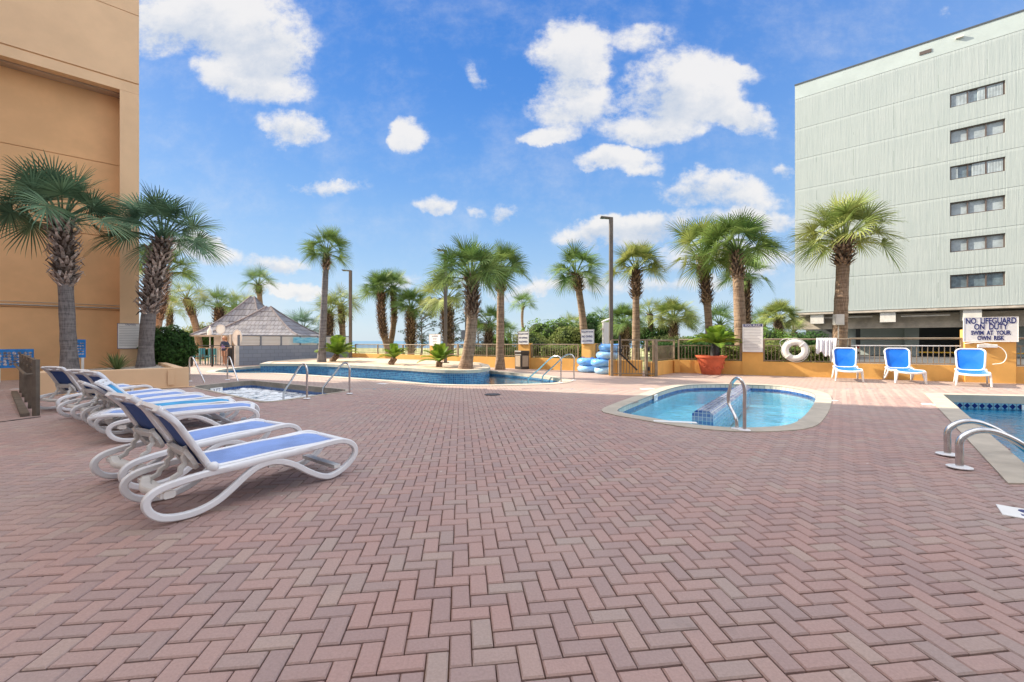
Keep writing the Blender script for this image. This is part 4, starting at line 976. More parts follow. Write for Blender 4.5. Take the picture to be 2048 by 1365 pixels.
# swimming pool rails (continue down to the right into the pool)
for i,(bx,by,lab,dz,s1_) in enumerate(((1919,938,'nearer of the two thick steel rails curving into the right pool',0,1.),(1895,912,'farther of the two thick steel rails curving into the right pool',0,1.))):
    b=G(bx,by); D=b.y; e=Vector((.77,-.04,0)).normalized() if i==0 else Vector((.77,.0,0)).normalized()
    dirp2=Vector((.72,.05,0)).normalized()
    zt=.365
    pts=[b,b+Z(.14),b+Z(.26),b+dirp2*.05+Z(.32),b+dirp2*.16+Z(zt),b+dirp2*.30+Z(zt+.005),b+dirp2*.45+Z(zt-.035),b+dirp2*.65+Z(zt-.13),b+dirp2*.95+Z(.03),b+dirp2*1.15+Z(-.15),b+dirp2*1.2+Z(-.6)]
    rail(lab,pts,.030)
# ------------------------------------------------------------------ loungers A (curved arms)
AP=[(.20,.032),(.09,.055),(.02,.115),(.005,.19),(.06,.245),(.17,.272),(.34,.29),(.55,.298),(.75,.305),(.95,.312),(1.15,.322),(1.33,.332),(1.43,.32),(1.51,.275),(1.54,.205),(1.50,.13),(1.40,.062),
    (1.29,.032),(1.20,.055),(1.09,.12),(.98,.20),(.88,.252),(.78,.275),(.68,.258),(.59,.205),(.50,.135),(.41,.075),(.31,.04)]
WA=.29
def loungerA(name,label,cat='sun lounger',ang=119,sling='sling',group='white curved sun loungers in the left row'):
    t=thing(name,label,cat,group=group)
    cp=crom([(p[0],0,p[1]) for p in AP],4,True)
    for s_ in(-1,1):
        m=MB(); m.sweep([p+Vector((0,s_*WA,0)) for p in cp],(0,1,0),.050,.044,True); m.build('side_frame',M['white'],t,True)
    # cross bars
    m=MB()
    for (x,z) in ((.11,.20),(.80,.245),(1.36,.10)): m.beam((x,-WA,z),(x,WA,z),.06,.03)
    m.build('cross_bar',M['whitew'],t)
    # seat
    n=22; vs=[];sg=MB(); zf=lambda x: .325+ (x-.40)*.018 + .004*math.sin(x*9) - (max(0,x-1.34)*.35)
    for i in range(n+1):
        x=.385+(1.45-.385)*i/n
        for j in range(7):
            y=-.235+.47*j/6; vs.append((x,y,zf(x)-.010*math.cos((j/6-.5)*PI)))
    sg.add(vs,[(i*7+j,(i+1)*7+j,(i+1)*7+j+1,i*7+j+1) for i in range(n) for j in range(6)]); st=sg.build('seat_sling',M[sling],t,True)
    for s_ in(-1,1):
        m=MB(); m.sweep([Vector((.37+(1.49-.37)*i/12,s_*.252,zf(.37+(1.49-.37)*i/12)-.004)) for i in range(13)],(0,1,0),.030,.036); m.build('seat_rail',M['white'],t,True)
    m=MB(); m.sweep([Vector((1.475,-.25+.5*i/8,.302)) for i in range(9)],(0,0,1),.06,.034); m.build('foot_bar',M['white'],t,True)
    # backrest
    a=R(ang); u=Vector((math.cos(a),0,math.sin(a))); nr=Vector((math.sin(a),0,-math.cos(a)))  # nr faces forward/up
    hg=Vector((.375,0,.325)); Lb=.55
    curve=lambda q: hg+u*(Lb*q)+nr*(-.045*max(0,q-.72)**1.2*4)
    for s_ in(-1,1):
        m=MB(); m.sweep([curve(k/12)+Vector((0,s_*(.232-.02*(k/12)**6),0)) for k in range(13)],(0,1,0),.038,.094); m.build('back_rail',M['white'],t,True)
    m=MB(); vs=[];ny=12;nq=5
    for i in range(nq+1):
        q=.80+.205*i/nq
        for j in range(ny+1):
            y=-1+2*j/ny; qq=q-(.045*abs(y)**4 if i==nq else 0); vs.append(curve(qq)+Vector((0,y*.262,0))+nr*.012)
    fr=[(i*(ny+1)+j,i*(ny+1)+j+1,(i+1)*(ny+1)+j+1,(i+1)*(ny+1)+j) for i in range(nq) for j in range(ny) if not (i==2 and j in(2,3,4,7,8,9))]
    m.add(vs,fr); o=m.build('head_panel',M['white'],t); sm=o.modifiers.new('thick','SOLIDIFY'); sm.thickness=.028; sm.offset=0
    m=MB(); vs=[]
    for i in range(9):
        q=.02+.80*i/8
        for j in range(7): vs.append(curve(q)+Vector((0,-.188+.376*j/6,0))-nr*(.012*math.cos((j/6-.5)*PI)))
    m.add(vs,[(i*7+j,(i+1)*7+j,(i+1)*7+j+1,i*7+j+1) for i in range(8) for j in range(6)]); bs=m.build('back_sling',M[sling],t,True)
    o=bs.copy(); o.data=bs.data.copy(); o.name='back_lining'; link(o); o.data.materials.clear(); o.data.materials.append(M['slingd'] if sling!='turq' else M['turq']); o.location=-nr*.006; o.parent=bs
    # pivots
    for s_ in(-1,1): m=MB(); m.ball((.385,s_*WA,.33),.038,12); m.build('pivot_cap',M['white'],t,True)
    # ratchet arms with teeth and yoke
    lo=Vector((.13,0,.225)); hi=hg+u*.20-nr*.035
    if ang<160:
        for s_ in(-1,1):
            m=MB(); y=Vector((0,s_*.155,0)); pts=[]; dv=(lo-hi); nv=Vector((-dv.z,0,dv.x)).normalized()
            for k in range(9):
                q=k/8; pts.append(hi+dv*q+nv*(.045*math.sin(q*PI)+(.012 if k%2 else -.004))+y)
            m.sweep(pts,(0,1,0),.035,.028); m.build('ratchet_arm',M['whitew'],t)
        m=MB(); vs=[]
        for (q,hw) in((.02,.16),(.10,.20),(.22,.22),(.34,.20)): 
            c_=hg+u*(Lb*q)-nr*(.05); vs+=[c_+Vector((0,-hw,0)),c_+Vector((0,-hw*.42,0)),c_+Vector((0,hw*.42,0)),c_+Vector((0,hw,0))]
        m.add(vs,[(4*i+j,4*i+j+1,4*i+j+5,4*i+j+4) for i in range(3) for j in range(3) if not(i==1 and j==1)]); o=m.build('back_bracket',M['whitew'],t); sm=o.modifiers.new('thick','SOLIDIFY'); sm.thickness=.03; sm.offset=0
    m=MB(); m.sweep([Vector((.10+.03*math.cos(k/8*PI*2),-WA+.58*k/8,.20)) for k in range(9)],(0,0,1),.07,.05); m.build('tail_bar',M['whitew'],t,True)
    return t
# (foot tip near corner x,y, axis angle deg, label, kind)
FT=1.57
proto=loungerA('sun_lounger','x'); flat=loungerA('sun_lounger','x',ang=176); turq=loungerA('sun_lounger','x',ang=132,sling='turq'); low=loungerA('sun_lounger','x',ang=137)
LS=[((-1.475+.015,4.01),53.3,'nearest white curved lounger with blue sling and raised back, fully in view',proto),
    ((-2.35,4.73),61,'second white curved lounger from the camera, raised back, blue sling',None),
    ((-3.50,5.84),31,'white curved lounger lying flat, its head end sticking out behind the row',flat),
    ((-4.12,6.36),36,'turquoise seated lounger between the flat one and the farther loungers',turq),
    ((-4.78,6.95),52,'lounger with half lowered back just behind the turquoise one',low),
    ((-5.47,7.55),66,'raised back lounger third from the planter end of the row',None),
    ((-6.17,8.0),73,'raised back lounger second from the planter end of the row',None),
    ((-7.48,8.80),76,'last raised back lounger closest to the orange planter wall and railing',None)]
for (ft,an,lab,src) in LS:
    if src is None: o=copy_tree(proto)
    elif src=='flat': o=copy_tree(flat)
    else: o=src
    a=R(an); ax=Vector((math.cos(a),math.sin(a))); left=Vector((-ax.y,ax.x))
    c=Vector(ft)-ax*FT+left*(WA+.02); o.location=(c.x,c.y,0); o.rotation_euler=(0,0,a); o['label']=lab
# ------------------------------------------------------------------ chairs B (blue panel loungers, right)
def rrect(w,h,r,k=5):
    o=[]
    for (cx,cy,a0) in((w-r,h-r,0),(-w+r,h-r,90),(-w+r,-h+r,180),(w-r,-h+r,270)):
        for i in range(k+1): a=R(a0+90*i/k); o.append((cx+r*math.cos(a),cy+r*math.sin(a)))
    return o
def loungerB():
    t=thing('pool_chaise','x','sun lounger',group='bright blue chaises by the yellow wall')
    Wb=.30
    # local: hinge at origin, foot towards +x, y lateral
    a=R(107); u=Vector((math.cos(a),0,math.sin(a))); nr=Vector((math.sin(a),0,-math.cos(a))); hg=Vector((0,0,.40)); h2=.325
    rr=rrect(Wb-.01,h2,.12); pts=[]
    for (y,v) in rr:
        k=1+.06*(v/h2); pts.append(hg+u*(v+h2+.0)+Vector((0,y*k,0))+nr*(-.03*((v/h2)**2)))
    m=MB(); m.tube(pts,.023,8,closed=True); m.build('back_rim',M['white'],t,True)
    m=MB(); n=len(pts); c_=hg+u*h2; vs=[]
    for ring in (1.,.75,.5,.25): vs+=[c_+(p-c_)*ring*(1.0 if ring==1 else 1)+nr*(-.03*(1-ring**2)) for p in pts]
    vs.append(c_-nr*.03); fs=[(k*n+i,k*n+(i+1)%n,(k+1)*n+(i+1)%n,(k+1)*n+i) for k in range(3) for i in range(n)]+[(3*n+i,3*n+(i+1)%n,4*n) for i in range(n)]
    m.add(vs,fs); m.build('back_panel',M['bluep'],t,True)
    sp=lambda x: .40-.045*math.sin(min(1,x/.5)*PI/2)+.03*math.sin(max(0,(x-.4)/.9)*PI/2)-(max(0,x-1.15)*.25)
    Ls=1.30
    for s_ in(-1,1): m=MB(); m.sweep([Vector((Ls*k/14,s_*Wb,sp(Ls*k/14))) for k in range(15)],(0,1,0),.05,.034); m.build('seat_rail',M['white'],t,True)
    m=MB(); m.sweep([Vector((Ls+.035*math.cos((k/10-.5)*PI),-Wb+2*Wb*k/10,sp(Ls)-.03*math.cos((k/10-.5)*PI))) for k in range(11)],(0,0,1),.04,.06); m.build('foot_bar',M['white'],t,True)
    m=MB(); vs=[]
    for i in range(15):
        x=.03+(Ls-.03)*i/14
        for j in range(7): vs.append((x,-Wb+.02+(2*Wb-.04)*j/6,sp(x)+.012-.02*math.cos((j/6-.5)*PI)))
    m.add(vs,[(i*7+j,(i+1)*7+j,(i+1)*7+j+1,i*7+j+1) for i in range(14) for j in range(6)]); m.build('seat_panel',M['bluep'],t,True)
    for s_ in(-1,1):
        y=s_*(Wb+.0)
        m=MB(); m.sweep(crom([(.98,y*.98,.37),(1.10,y*1.05,.2),(1.20,y*1.1,.02)],4,False),(0,1,0),.05,.04); m.sweep(crom([(1.28,y,.36),(1.25,y*1.05,.2),(1.205,y*1.1,.02)],4,False),(0,1,0),.07,.04)
        m.build('front_leg',M['white'],t,True)
        m=MB(); m.sweep(crom([(.02,y*.98,.40),(-.06,y*1.05,.2),(-.14,y*1.1,.02)],4,False),(0,1,0),.055,.04); m.sweep(crom([(.30,y*.98,.36),(.12,y*1.05,.16),(-.12,y*1.1,.03)],4,False),(0,1,0),.045,.036)
        m.build('rear_leg',M['white'],t,True)
        m=MB(); m.ball((0,y,.41),.034,10); m.build('pivot_cap',M['white'],t,True)
    m=MB(); m.beam((.55,-Wb,.33),(.55,Wb,.33),.05,.03); m.build('cross_bar',M['white'],t)
    return t
cb=loungerB()
CB=[((10.02,13.05),(10.62,12.65),'leftmost of the three bright blue chaises, nearest the white towel'),
    ((11.28,12.45),(11.97,12.05),'middle of the three bright blue chaises by the yellow wall'),
    ((12.38,11.78),(12.92,11.24),'rightmost bright blue chaise, below the lifeguard sign pillar')]
for k,(lf,rf,lab) in enumerate(CB):
    o=cb if k==0 else copy_tree(cb)
    lf=Vector(lf); rf=Vector(rf); mid=(lf+rf)/2; ax=(rf-lf).normalized(); fwd=Vector((ax.y,-ax.x))
    if fwd.y>0: fwd=-fwd
    c=mid-fwd*1.2; o.location=(c.x,c.y,0); o.rotation_euler=(0,0,math.atan2(fwd.y,fwd.x)); o['label']=lab
# ------------------------------------------------------------------ palms
def frond(m,P0,d,Lp,Lb,seed,nl=20,droop=.35,bend=0.,roll=0.):
    rs=random.Random(seed); d=d.normalized(); up=Vector((0,0,1)); side=d.cross(up)
    if side.length<.05: side=Vector((1,0,0)).cross(d)
    side.normalize()
    pts=[P0+d*(Lp*q)-up*(Lp*.16*q*q) for q in(0,.35,.7,1)]
    m.tube(pts,[.020,.014,.010,.008],4,False)
    P=pts[-1]; d2=(pts[-1]-pts[-2]).normalized(); d2.rotate(Matrix.Rotation(-bend,3,side)); side.rotate(Matrix.Rotation(roll,3,d2)); nrm=side.cross(d2).normalized()
    # costapalmate: costa continues and bends down
    for k in range(-nl,nl+1):
        f=k/nl; ph=f*R(132)*(1-.08*abs(f)); L=Lb*(1-.22*abs(f)**1.5)*rs.uniform(.88,1.07)
        dr=(d2*math.cos(ph)+side*math.sin(ph)).normalized()
        fold=.32*abs(math.sin(ph))
        dr=(dr+nrm*(fold-.10*rs.random())).normalized()
        org=P+d2*(.16*Lb*(1-abs(f)))-up*(.03*Lb*(1-abs(f)))
        wv=dr.cross(nrm).normalized(); wd=.044*Lb*rs.uniform(.8,1.15)
        pr=[]
        for (q,wf) in((0,.35),(.35,1.),(.65,.75),(.88,.35)):
            dd_=droop*L*(q**2.4)*(.55+.5*abs(f))*rs.uniform(.85,1.2); c=org+dr*(L*q)-up*dd_
            pr.append((c,wf))
        tip=org+dr*(L*.99)-up*(droop*L*(.75+.6*abs(f)*rs.random()))
        vs=[]; 
        for (c,wf) in pr: vs+= [c-wv*wd*wf*.5,c+wv*wd*wf*.5]
        vs.append(tip); m.add(vs,[(0,1,3,2),(2,3,5,4),(4,5,7,6),(6,7,8)])
crowns=[]
def crown(seed,n,lo,hi,lp=(.44,.62),lb=(.46,.56),nl=18,gapf=0):
    rs=random.Random(seed); m=MB()
    for k in range(n):
        q=(k+.5)/n; el=R(hi+(lo-hi)*q**.95+rs.uniform(-9,9)); az=k*2.39996+rs.uniform(-.25,.25)
        if gapf and rs.random()<gapf: continue
        d=Vector((math.cos(az)*math.cos(el),math.sin(az)*math.cos(el),math.sin(el))); bend=R(8+30*q+rs.uniform(-8,12)); roll=R(rs.uniform(-45,45))
        frond(m,Vector((math.cos(az)*.04,math.sin(az)*.04,-.08+.16*(1-q))),d,rs.uniform(*lp)*(1 if el>0 else .9),rs.uniform(*lb),rs.random(),nl,droop=.14+.20*q,bend=bend,roll=roll)
    me=bpy.data.meshes.new('crown'); me.from_pydata(m.v,[],m.f); me.update(); return me
CR=[crown(11,27,12,84),crown(12,25,8,82),crown(13,22,-4,80,gapf=.06),crown(14,32,2,84),crown(15,19,2,74,gapf=.05),crown(16,30,8,84)]
CRfar=[crown(21,21,6,82,nl=10),crown(22,22,-4,82,nl=10),crown(23,18,2,76,nl=10)]
def palm(label,base,top,Rc,r0,r1,bl,br,cv,mt='frond',tm='trunk',bm='boot',far=False,bend=(0,0),seed=0,name='palm_tree',group=None,crot=None,dens=1.,flare=1.35):
    """base, top world points; bl = height fraction where old leaf bases start, br radius of that zone"""
    rs=random.Random(seed+hash_(label)); t=thing(name,label,'palm tree',tuple(base),group=group)
    B=Vector((0,0,0)); T=V3(top)-V3(base); bd=Vector((bend[0],bend[1],0)); n=18; H_=T.length
    cl=lambda q:B+T*q+bd*(math.sin(q*PI))+Vector((0,0,0))
    pts=[cl(k/n) for k in range(n+1)]
    rad=[(r0*(1+(flare-1)*max(0,1-k/n*6)**2)*(1-k/n)+r1*(k/n))*rs.uniform(.96,1.04) for k in range(n+1)]
    pts[0]=pts[0]-Vector((0,0,.1))
    m=MB(); m.tube(pts,rad,14); m.build('trunk',M[tm],t,50)
    # old leaf bases
    m=MB(); zone=H_*(1-bl)
    if bl<1:
        nb=int(zone/ (.045 if not far else .11)*dens*2.4*max(.8,br/.22))
        core=MB()
        for k in range(nb):
            q=bl+(1.0-bl)*(k/nb); p=cl(q); az=k*2.39996+rs.uniform(-.12,.12); o=Vector((math.cos(az),math.sin(az),0)); s=Vector((-math.sin(az),math.cos(az),0))
            f=(q-bl)/(1-bl); rr=r1*.9+(br-r1)*.45*min(1,f*5)*(1-.35*max(0,f-.6)/.4)
            ln=(br-rr)/.8*rs.uniform(.75,1.35)*(.75 if f<.1 else 1)+.03; w0=.026*br/.2*rs.uniform(.8,1.3)
            a=p+o*rr*.75-Vector((0,0,.07)); b_=p+o*(rr+ln*.45)+Vector((0,0,.05)); c_=p+o*(rr+ln*.85)+s*rs.uniform(-.05,.05)+Vector((0,0,.19*rs.uniform(.5,1.2) if rs.random()>.10 else -.10))
            th=.022
            m.add([a-s*w0,a+s*w0,b_+s*w0*.7,b_-s*w0*.7,c_+s*w0*.25,c_-s*w0*.25, a-s*w0-Z(th),a+s*w0-Z(th),b_+s*w0*.6-Z(th)-o*.01,b_-s*w0*.6-Z(th)-o*.01],
                  [(0,1,2,3),(3,2,4,5),(6,9,8,7),(9,5,4,8),(1,7,8,2),(0,3,9,6),(2,8,4),(3,5,9)])
        core.tube([cl(bl+(1-bl)*k/8) for k in range(9)],[r1*.9+(br-r1)*.35*min(1,k/2)*(1-.3*max(0,k/8-.6)/.4) for k in range(9)],12)
        m.build('leaf_bases',M[bm],t); core.build('fibre_core',M['fibre'],t,True)
    me=(CRfar if far else CR)[cv]
    me2=me
    key=(me.name,mt)
    if key not in crowncache:
        c=me.copy(); c.materials.clear(); c.materials.append(M[mt]); crowncache[key]=c
    o=link(bpy.data.objects.new('crown',crowncache[key])); o.parent=t; o.location=cl(1.0); o.scale=(Rc*1.02,Rc*1.02,Rc*1.03); o.rotation_euler=(rs.uniform(-.06,.06),rs.uniform(-.06,.06),rs.uniform(0,6.28) if crot is None else crot)
    return t
crowncache={}
def hash_(s): return sum((i+1)*ord(c) for i,c in enumerate(s))
def ppx(label,D,bx,zb,tx,ty,Rpx,w0,w1,by,bw,cv,**k):
    """D distance; bx px of trunk foot, zb its height; (tx,ty) px of trunk top; widths in px; by px where leaf bases start"""
    w0*=.84; w1*=.84; bw*=.86; base=Vector(((bx-1024)/F*D,D,zb)); top=at(tx,ty,D); Ht=top.z-base.z
    zb_=H-(by-CY)/F*D; bl=min(1,max(0.,(zb_-base.z)/Ht)); s=D/F
    return palm(label,base,top,Rpx*s,w0*s/2,w1*s/2,bl,bw*s/2,cv,**k)
ppx('large palm in the planter at far left with smooth grey trunk',12.0,140,.3,125,440,118,30,25,572,60,0,mt='frondb',tm='trunkg',bm='bootg',crot=.4)
ppx('palm at the corner of the orange hotel building with long shaggy trunk',14.0,291,.38,328,478,106,30,24,628,55,1,mt='frondb',tm='trunkg',bm='bootg',bend=(-.15,0))
ppx('sunlit palm peeking from behind the hotel corner palm',24,306,0,330,545,66,16,16,640,32,1,mt='frond',bm='boot')
ppx('leaning palm left of the shingled hut beyond the round bush',29,401,0,373,598,48,15,14,635,26,2,mt='frondy',bend=(.2,0),far=True,group=None)
ppx('stout palm left of the two just behind the rear hut roof',30,441,0,438,615,46,18,16,660,34,0,mt='frond',far=True)
ppx('stout palm right of the two just behind the rear hut roof',33,480,0,472,618,45,18,16,662,34,1,mt='frondy',far=True)
ppx('slim palm rising directly above the hut roof ridge',36,530,0,517,570,40,13,11,590,22,0,mt='frond',far=True)
ppx('low bushy palm right of the hut roof with no visible trunk',32,606,0,606,660,48,14,14,690,24,1,mt='frondb',far=True)
ppx('tall slim leaning palm on the island in front of the grey wall',19.8,643,.27,653,506,57,17,12,540,24,2,mt='frond',tm='trunkg')
ppx('palm with shaggy brown trunk behind the tall leaning island palm',31,655,0,660,628,48,15,15,700,30,1,mt='frondy',far=True)
ppx('palm with smooth lower trunk immediately left of the first lamp pole',32,688,0,682,612,47,14,13,655,22,2,mt='frondy',far=True)
ppx('left palm of the crossing pair right of the first lamp pole',27,783,0,763,587,52,15,14,680,26,0,mt='frond',bend=(-.25,0))
ppx('right palm of the crossing pair right of the first lamp pole',28,773,0,786,580,48,14,12,650,20,4,mt='frond',bend=(.25,0))
ppx('short palm with woven trunk in front of the pine bushes',26.5,822,0,822,618,50,16,15,705,30,1,mt='frond')
ppx('palm with spiky bulging trunk behind the second lamp pole',25,897,0,893,598,66,20,18,690,36,4,mt='frondy')
ppx('large leaning palm at the right end of the island beside the water',15.1,931,.27,943,555,86,30,22,640,44,3,mt='frond',bend=(.12,0))
ppx('tall palm growing from the deck left of the black bin',18.4,1000,0,1002,545,62,21,15,585,34,1,mt='frond')
ppx('low palm seen between the two big palms above the railing',25,975,0,979,648,46,16,14,720,28,4,mt='frond')
ppx('distant lone palm with thin bent trunk standing above the shrubs',44,1066,0,1046,612,32,7,6,620,12,0,mt='frond',bend=(-.5,0),far=True)
ppx('low palm beside the ringed trunk left of the swim ring sign',29,1138,0,1140,655,34,14,13,715,24,1,mt='frondy',far=True)
ppx('palm with ringed trunk directly above the sign over the swim rings',23,1170,0,1152,548,66,20,14,582,32,2,mt='frond',bend=(.12,0))
ppx('palm immediately right of the tallest lamp pole',20.5,1272,0,1272,540,64,20,14,598,34,0,mt='frondy')
ppx('bushy low palm left of the trunk behind the gate',27,1250,0,1248,650,50,17,16,720,30,3,mt='frond')
ppx('slender low palm just right of the trunk behind the gate',31,1306,0,1300,628,42,13,12,700,20,2,mt='frondy',far=True)
ppx('full headed low palm between gate and red pot',29,1350,0,1347,640,50,16,15,720,26,3,mt='frondy')
ppx('tall palm behind the potted sago with spreading left fronds',19.5,1422,0,1405,512,86,18,15,610,34,2,mt='frondy',bend=(.05,0))
ppx('tallest thick palm behind the pool rules board',17.2,1484,0,1474,505,90,28,22,560,36,0,mt='frond')
ppx('shorter shaggy palm half hidden behind the pool rules palm',20.5,1490,0,1492,555,60,18,17,690,30,4,mt='frond')
ppx('low palm beyond the red pot between the two tall palms',28,1437,0,1440,650,48,15,14,700,26,1,mt='frond',far=True)
ppx('pale green palm left of the green building corner',33,1562,0,1556,640,44,14,13,700,24,3,mt='frondy')
ppx('small pale palm under the corner of the green building',35,1592,0,1588,665,34,12,11,700,18,1,mt='frondy',far=True)
ppx('thick trunked palm standing against the green building facade',15.9,1676,0,1688,482,100,31,25,532,50,5,mt='frondy',crot=1.1)
ppx('distant palm between the hotel corner palm and the hut palms',36,338,0,340,620,38,12,11,690,20,1,mt='frondy',far=True)
ppx('distant palm left of the tallest lamp pole above the shrubs',34,1207,0,1206,640,36,13,12,700,22,2,mt='frond',far=True)
ppx('distant palm just left of the green building between paler palms',38,1528,0,1526,645,34,12,11,700,20,0,mt='frond',far=True)
ppx('distant palm right of the small centre railing palm beside the pines',38,1002+18,0,1018,668,28,10,9,700,16,1,mt='frond',far=True)
# box fixed on that palm
c=at(1677,640,15.5); t=thing('meter_box','grey metal box fixed to the thick palm trunk by the railing','box',(c.x,c.y,c.z))
m=MB(); m.box(-.16,.16,-.09,.09,-.20,.20); m.build('casing',M['conc_l'],t,bevel=.02)
m=MB(); m.tube([(.0,0,-.2),(.0,.02,-1.1)],.02,6); m.build('conduit',M['conc_l'],t,True)
c=at(927,670,23.6); t=thing('speaker_box','dark box speaker fixed left of the large island palm trunk','speaker',(c.x,c.y,c.z))
m=MB(); m.box(-.12,.12,-.1,.1,-.26,.26); m.build('casing',M['block'],t,bevel=.02)
m=MB(); m.tube([(.14,.1,-1.9),(.14,.1,1.6)],.07,8); m.build('pole',M['lamp'],t,True)
# ------------------------------------------------------------------ sago palms
def sagomesh(seed,n=24,L=1.0,droop=.42):
    rs=random.Random(seed); m=MB(); up=Vector((0,0,1))
    for k in range(n):
        az=k*2.39996+rs.uniform(-.15,.15); el=R(rs.uniform(20,55) if k%3 else rs.uniform(55,80)); d=Vector((math.cos(az)*math.cos(el),math.sin(az)*math.cos(el),math.sin(el))); side=d.cross(up).normalized()
        l=L*rs.uniform(1.1,1.35); pt=lambda q:d*(l*q)-up*(droop*l*q*q*(.5+.6*math.cos(el)))
        m.tube([pt(q/5) for q in range(6)],[.014,.012,.010,.008,.006,.003],4,False)
        for j in range(3,34):
            q=j/34; p=pt(q); tn=(pt(q+.02)-pt(q-.02)).normalized(); nn=side.cross(tn).normalized(); w_=.24*l*math.sin(PI*min(1,q*.92+.12))**.6
            for s_ in(-1,1):
                e=(side*s_*.85+tn*.55+nn*.22).normalized(); tip=p+e*w_; hw=tn*.013*l
                m.add([p-hw,p+hw,p+e*w_*.6+hw*.8,tip,p+e*w_*.6-hw*.8],[(0,1,2,4),(4,2,3)])
    me=bpy.data.meshes.new('fronds'); me.from_pydata(m.v,[],m.f); me.materials.append(M['sago']); return me
SG=[sagomesh(1),sagomesh(2,18),sagomesh(3,20)]
def sago(label,bx,by,zb,tx,ty,Rpx,wpx,k,D=None):
    b=G(bx,by,zb); D=b.y; t=thing('sago_palm',label,'sago palm',tuple(b)); top=at(tx,ty,D)-b; s=D/F
    m=MB(); n=7; rs=random.Random(k); m.tube([top*(q/n) for q in range(n+1)],[wpx*s/2*rs.uniform(.85,1.1) for q in range(n+1)],10)
    for q in range(90):
        a=rs.uniform(0,6.28); f=rs.uniform(0.02,1); p=top*f; o=Vector((math.cos(a),math.sin(a),0)); r_=wpx*s/2
        sd=Vector((-o.y,o.x,0))*.02
        m.add([p+o*r_*.8-sd-Z(.02),p+o*r_*.8+sd-Z(.02),p+o*r_*1.3+Z(.035)],[(0,1,2)])
    m.build('trunk',M['boot'],t)
    o=link(bpy.data.objects.new('fronds',SG[k])); o.parent=t; o.location=top; o.scale=(Rpx*s,)*3; o.rotation_euler=(0,0,rs.uniform(0,6))
    return t
sago('sago palm leaning right on the island near the tall leaning palm',664,723,.26,675,710,45,12,0)
sago('middle sago palm on the island leaning right by the orange wall',781,729.5,.26,789,717,34,12,1)
sago('bright green sago palm right of the middle one near the second lamp pole',878,734,.26,879,724,42,12,2)
# pot with sago
b=G(1422,749); t=thing('plant_pot','large red terracotta pot standing on the deck by the yellow wall','pot',tuple(b)); s=b.y/F
m=MB(); m.lathe((0,0,0),[(.32,0),(.34,.05),(.47,.58),(.50,.62),(.54,.64),(.555,.71),(.50,.71),(.48,.66),(.05,.65)],32)
rs=random.Random(4)
for k in range(6):
    a=-PI/2+rs.uniform(-1.3,1.3); z=rs.uniform(.2,.5); r_=.34+.24*z
    m.tube(crom([(math.cos(a+q*.12)*(r_+.012),math.sin(a+q*.12)*(r_+.012),z+.05*math.sin(q*2+k)) for q in range(4)],3,False),.018,5)
m.build('pot_body',M['terra'],t,40)
m=MB(); m.lathe((0,0,.655),[(.48,0),(.01,.01)],20,cap=False); m.build('soil',M['gravel'],t)
t=thing('sago_palm','dark trunked sago palm growing in the red pot','sago palm',(b.x+.13,b.y,.66))
m=MB(); m.tube([(0,0,0),(.02,0,.15),(.03,0,.33),(.06,0,.5)],[.15,.16,.15,.13],10)
for q in range(110):
    a=rs.uniform(0,6.28); f=rs.uniform(0,.5); o=Vector((math.cos(a),math.sin(a),0)); sd=Vector((-o.y,o.x,0))*.02
    m.add([Vector((.03,0,f))+o*.13-sd,Vector((.03,0,f))+o*.13+sd,Vector((.03,0,f+.05))+o*.2],[(0,1,2)])
m.build('trunk',M['black'],t)
o=link(bpy.data.objects.new('fronds',SG[0])); o.parent=t; o.location=(.06,0,.44); o.scale=(1.0,1.0,.85); o.rotation_euler=(0,0,1.)
# yucca in planter
b=at(233,735,12.7); t=thing('yucca','spiky yucca rosette in the gravel between the two left palms','yucca',(b.x,b.y,.36))
m=MB(); rs=random.Random(9)
for k in range(90):
    az=k*2.39996; el=R(rs.uniform(8,85)); d=Vector((math.cos(az)*math.cos(el),math.sin(az)*math.cos(el),math.sin(el))); sd=d.cross(Vector((0,0,1))).normalized()*.016; l=rs.uniform(.50,.72)
    m.add([-sd,sd,d*l*.6+sd,d*l*.6-sd,d*l-Z(.03)],[(0,1,2,3),(3,2,4)])
m.build('blades',M['yucca'],t)
# ------------------------------------------------------------------ leafy shrubs
def leaves(m,c,rad,n,size,rs,shell=.55,flat=0):
    for k in range(n):
        while 1:
            v=Vector((rs.uniform(-1,1),rs.uniform(-1,1),rs.uniform(-1,1)))
            if .05<v.length<1: break
        r_=v.length; v=v/r_*(shell+(1-shell)*r_)
        lump=1+.22*mn.noise(Vector(c)*.7+v*2.2)+.12*mn.noise(v*5)
        p=Vector((c[0]+v.x*rad[0]*lump,c[1]+v.y*rad[1]*lump,c[2]+v.z*rad[2]*lump))
        nr=(v+Vector((rs.uniform(-1,1),rs.uniform(-1,1),rs.uniform(-.4,1)))*.9).normalized(); a=nr.orthogonal().normalized(); a.rotate(Matrix.Rotation(rs.uniform(0,6.28),3,nr)); b_=nr.cross(a)
        s_=size*rs.uniform(.6,1.3)
        m.add([p-a*s_,p-b_*s_*.45,p+a*s_,p+b_*s_*.45],[(0,1,2,3)])
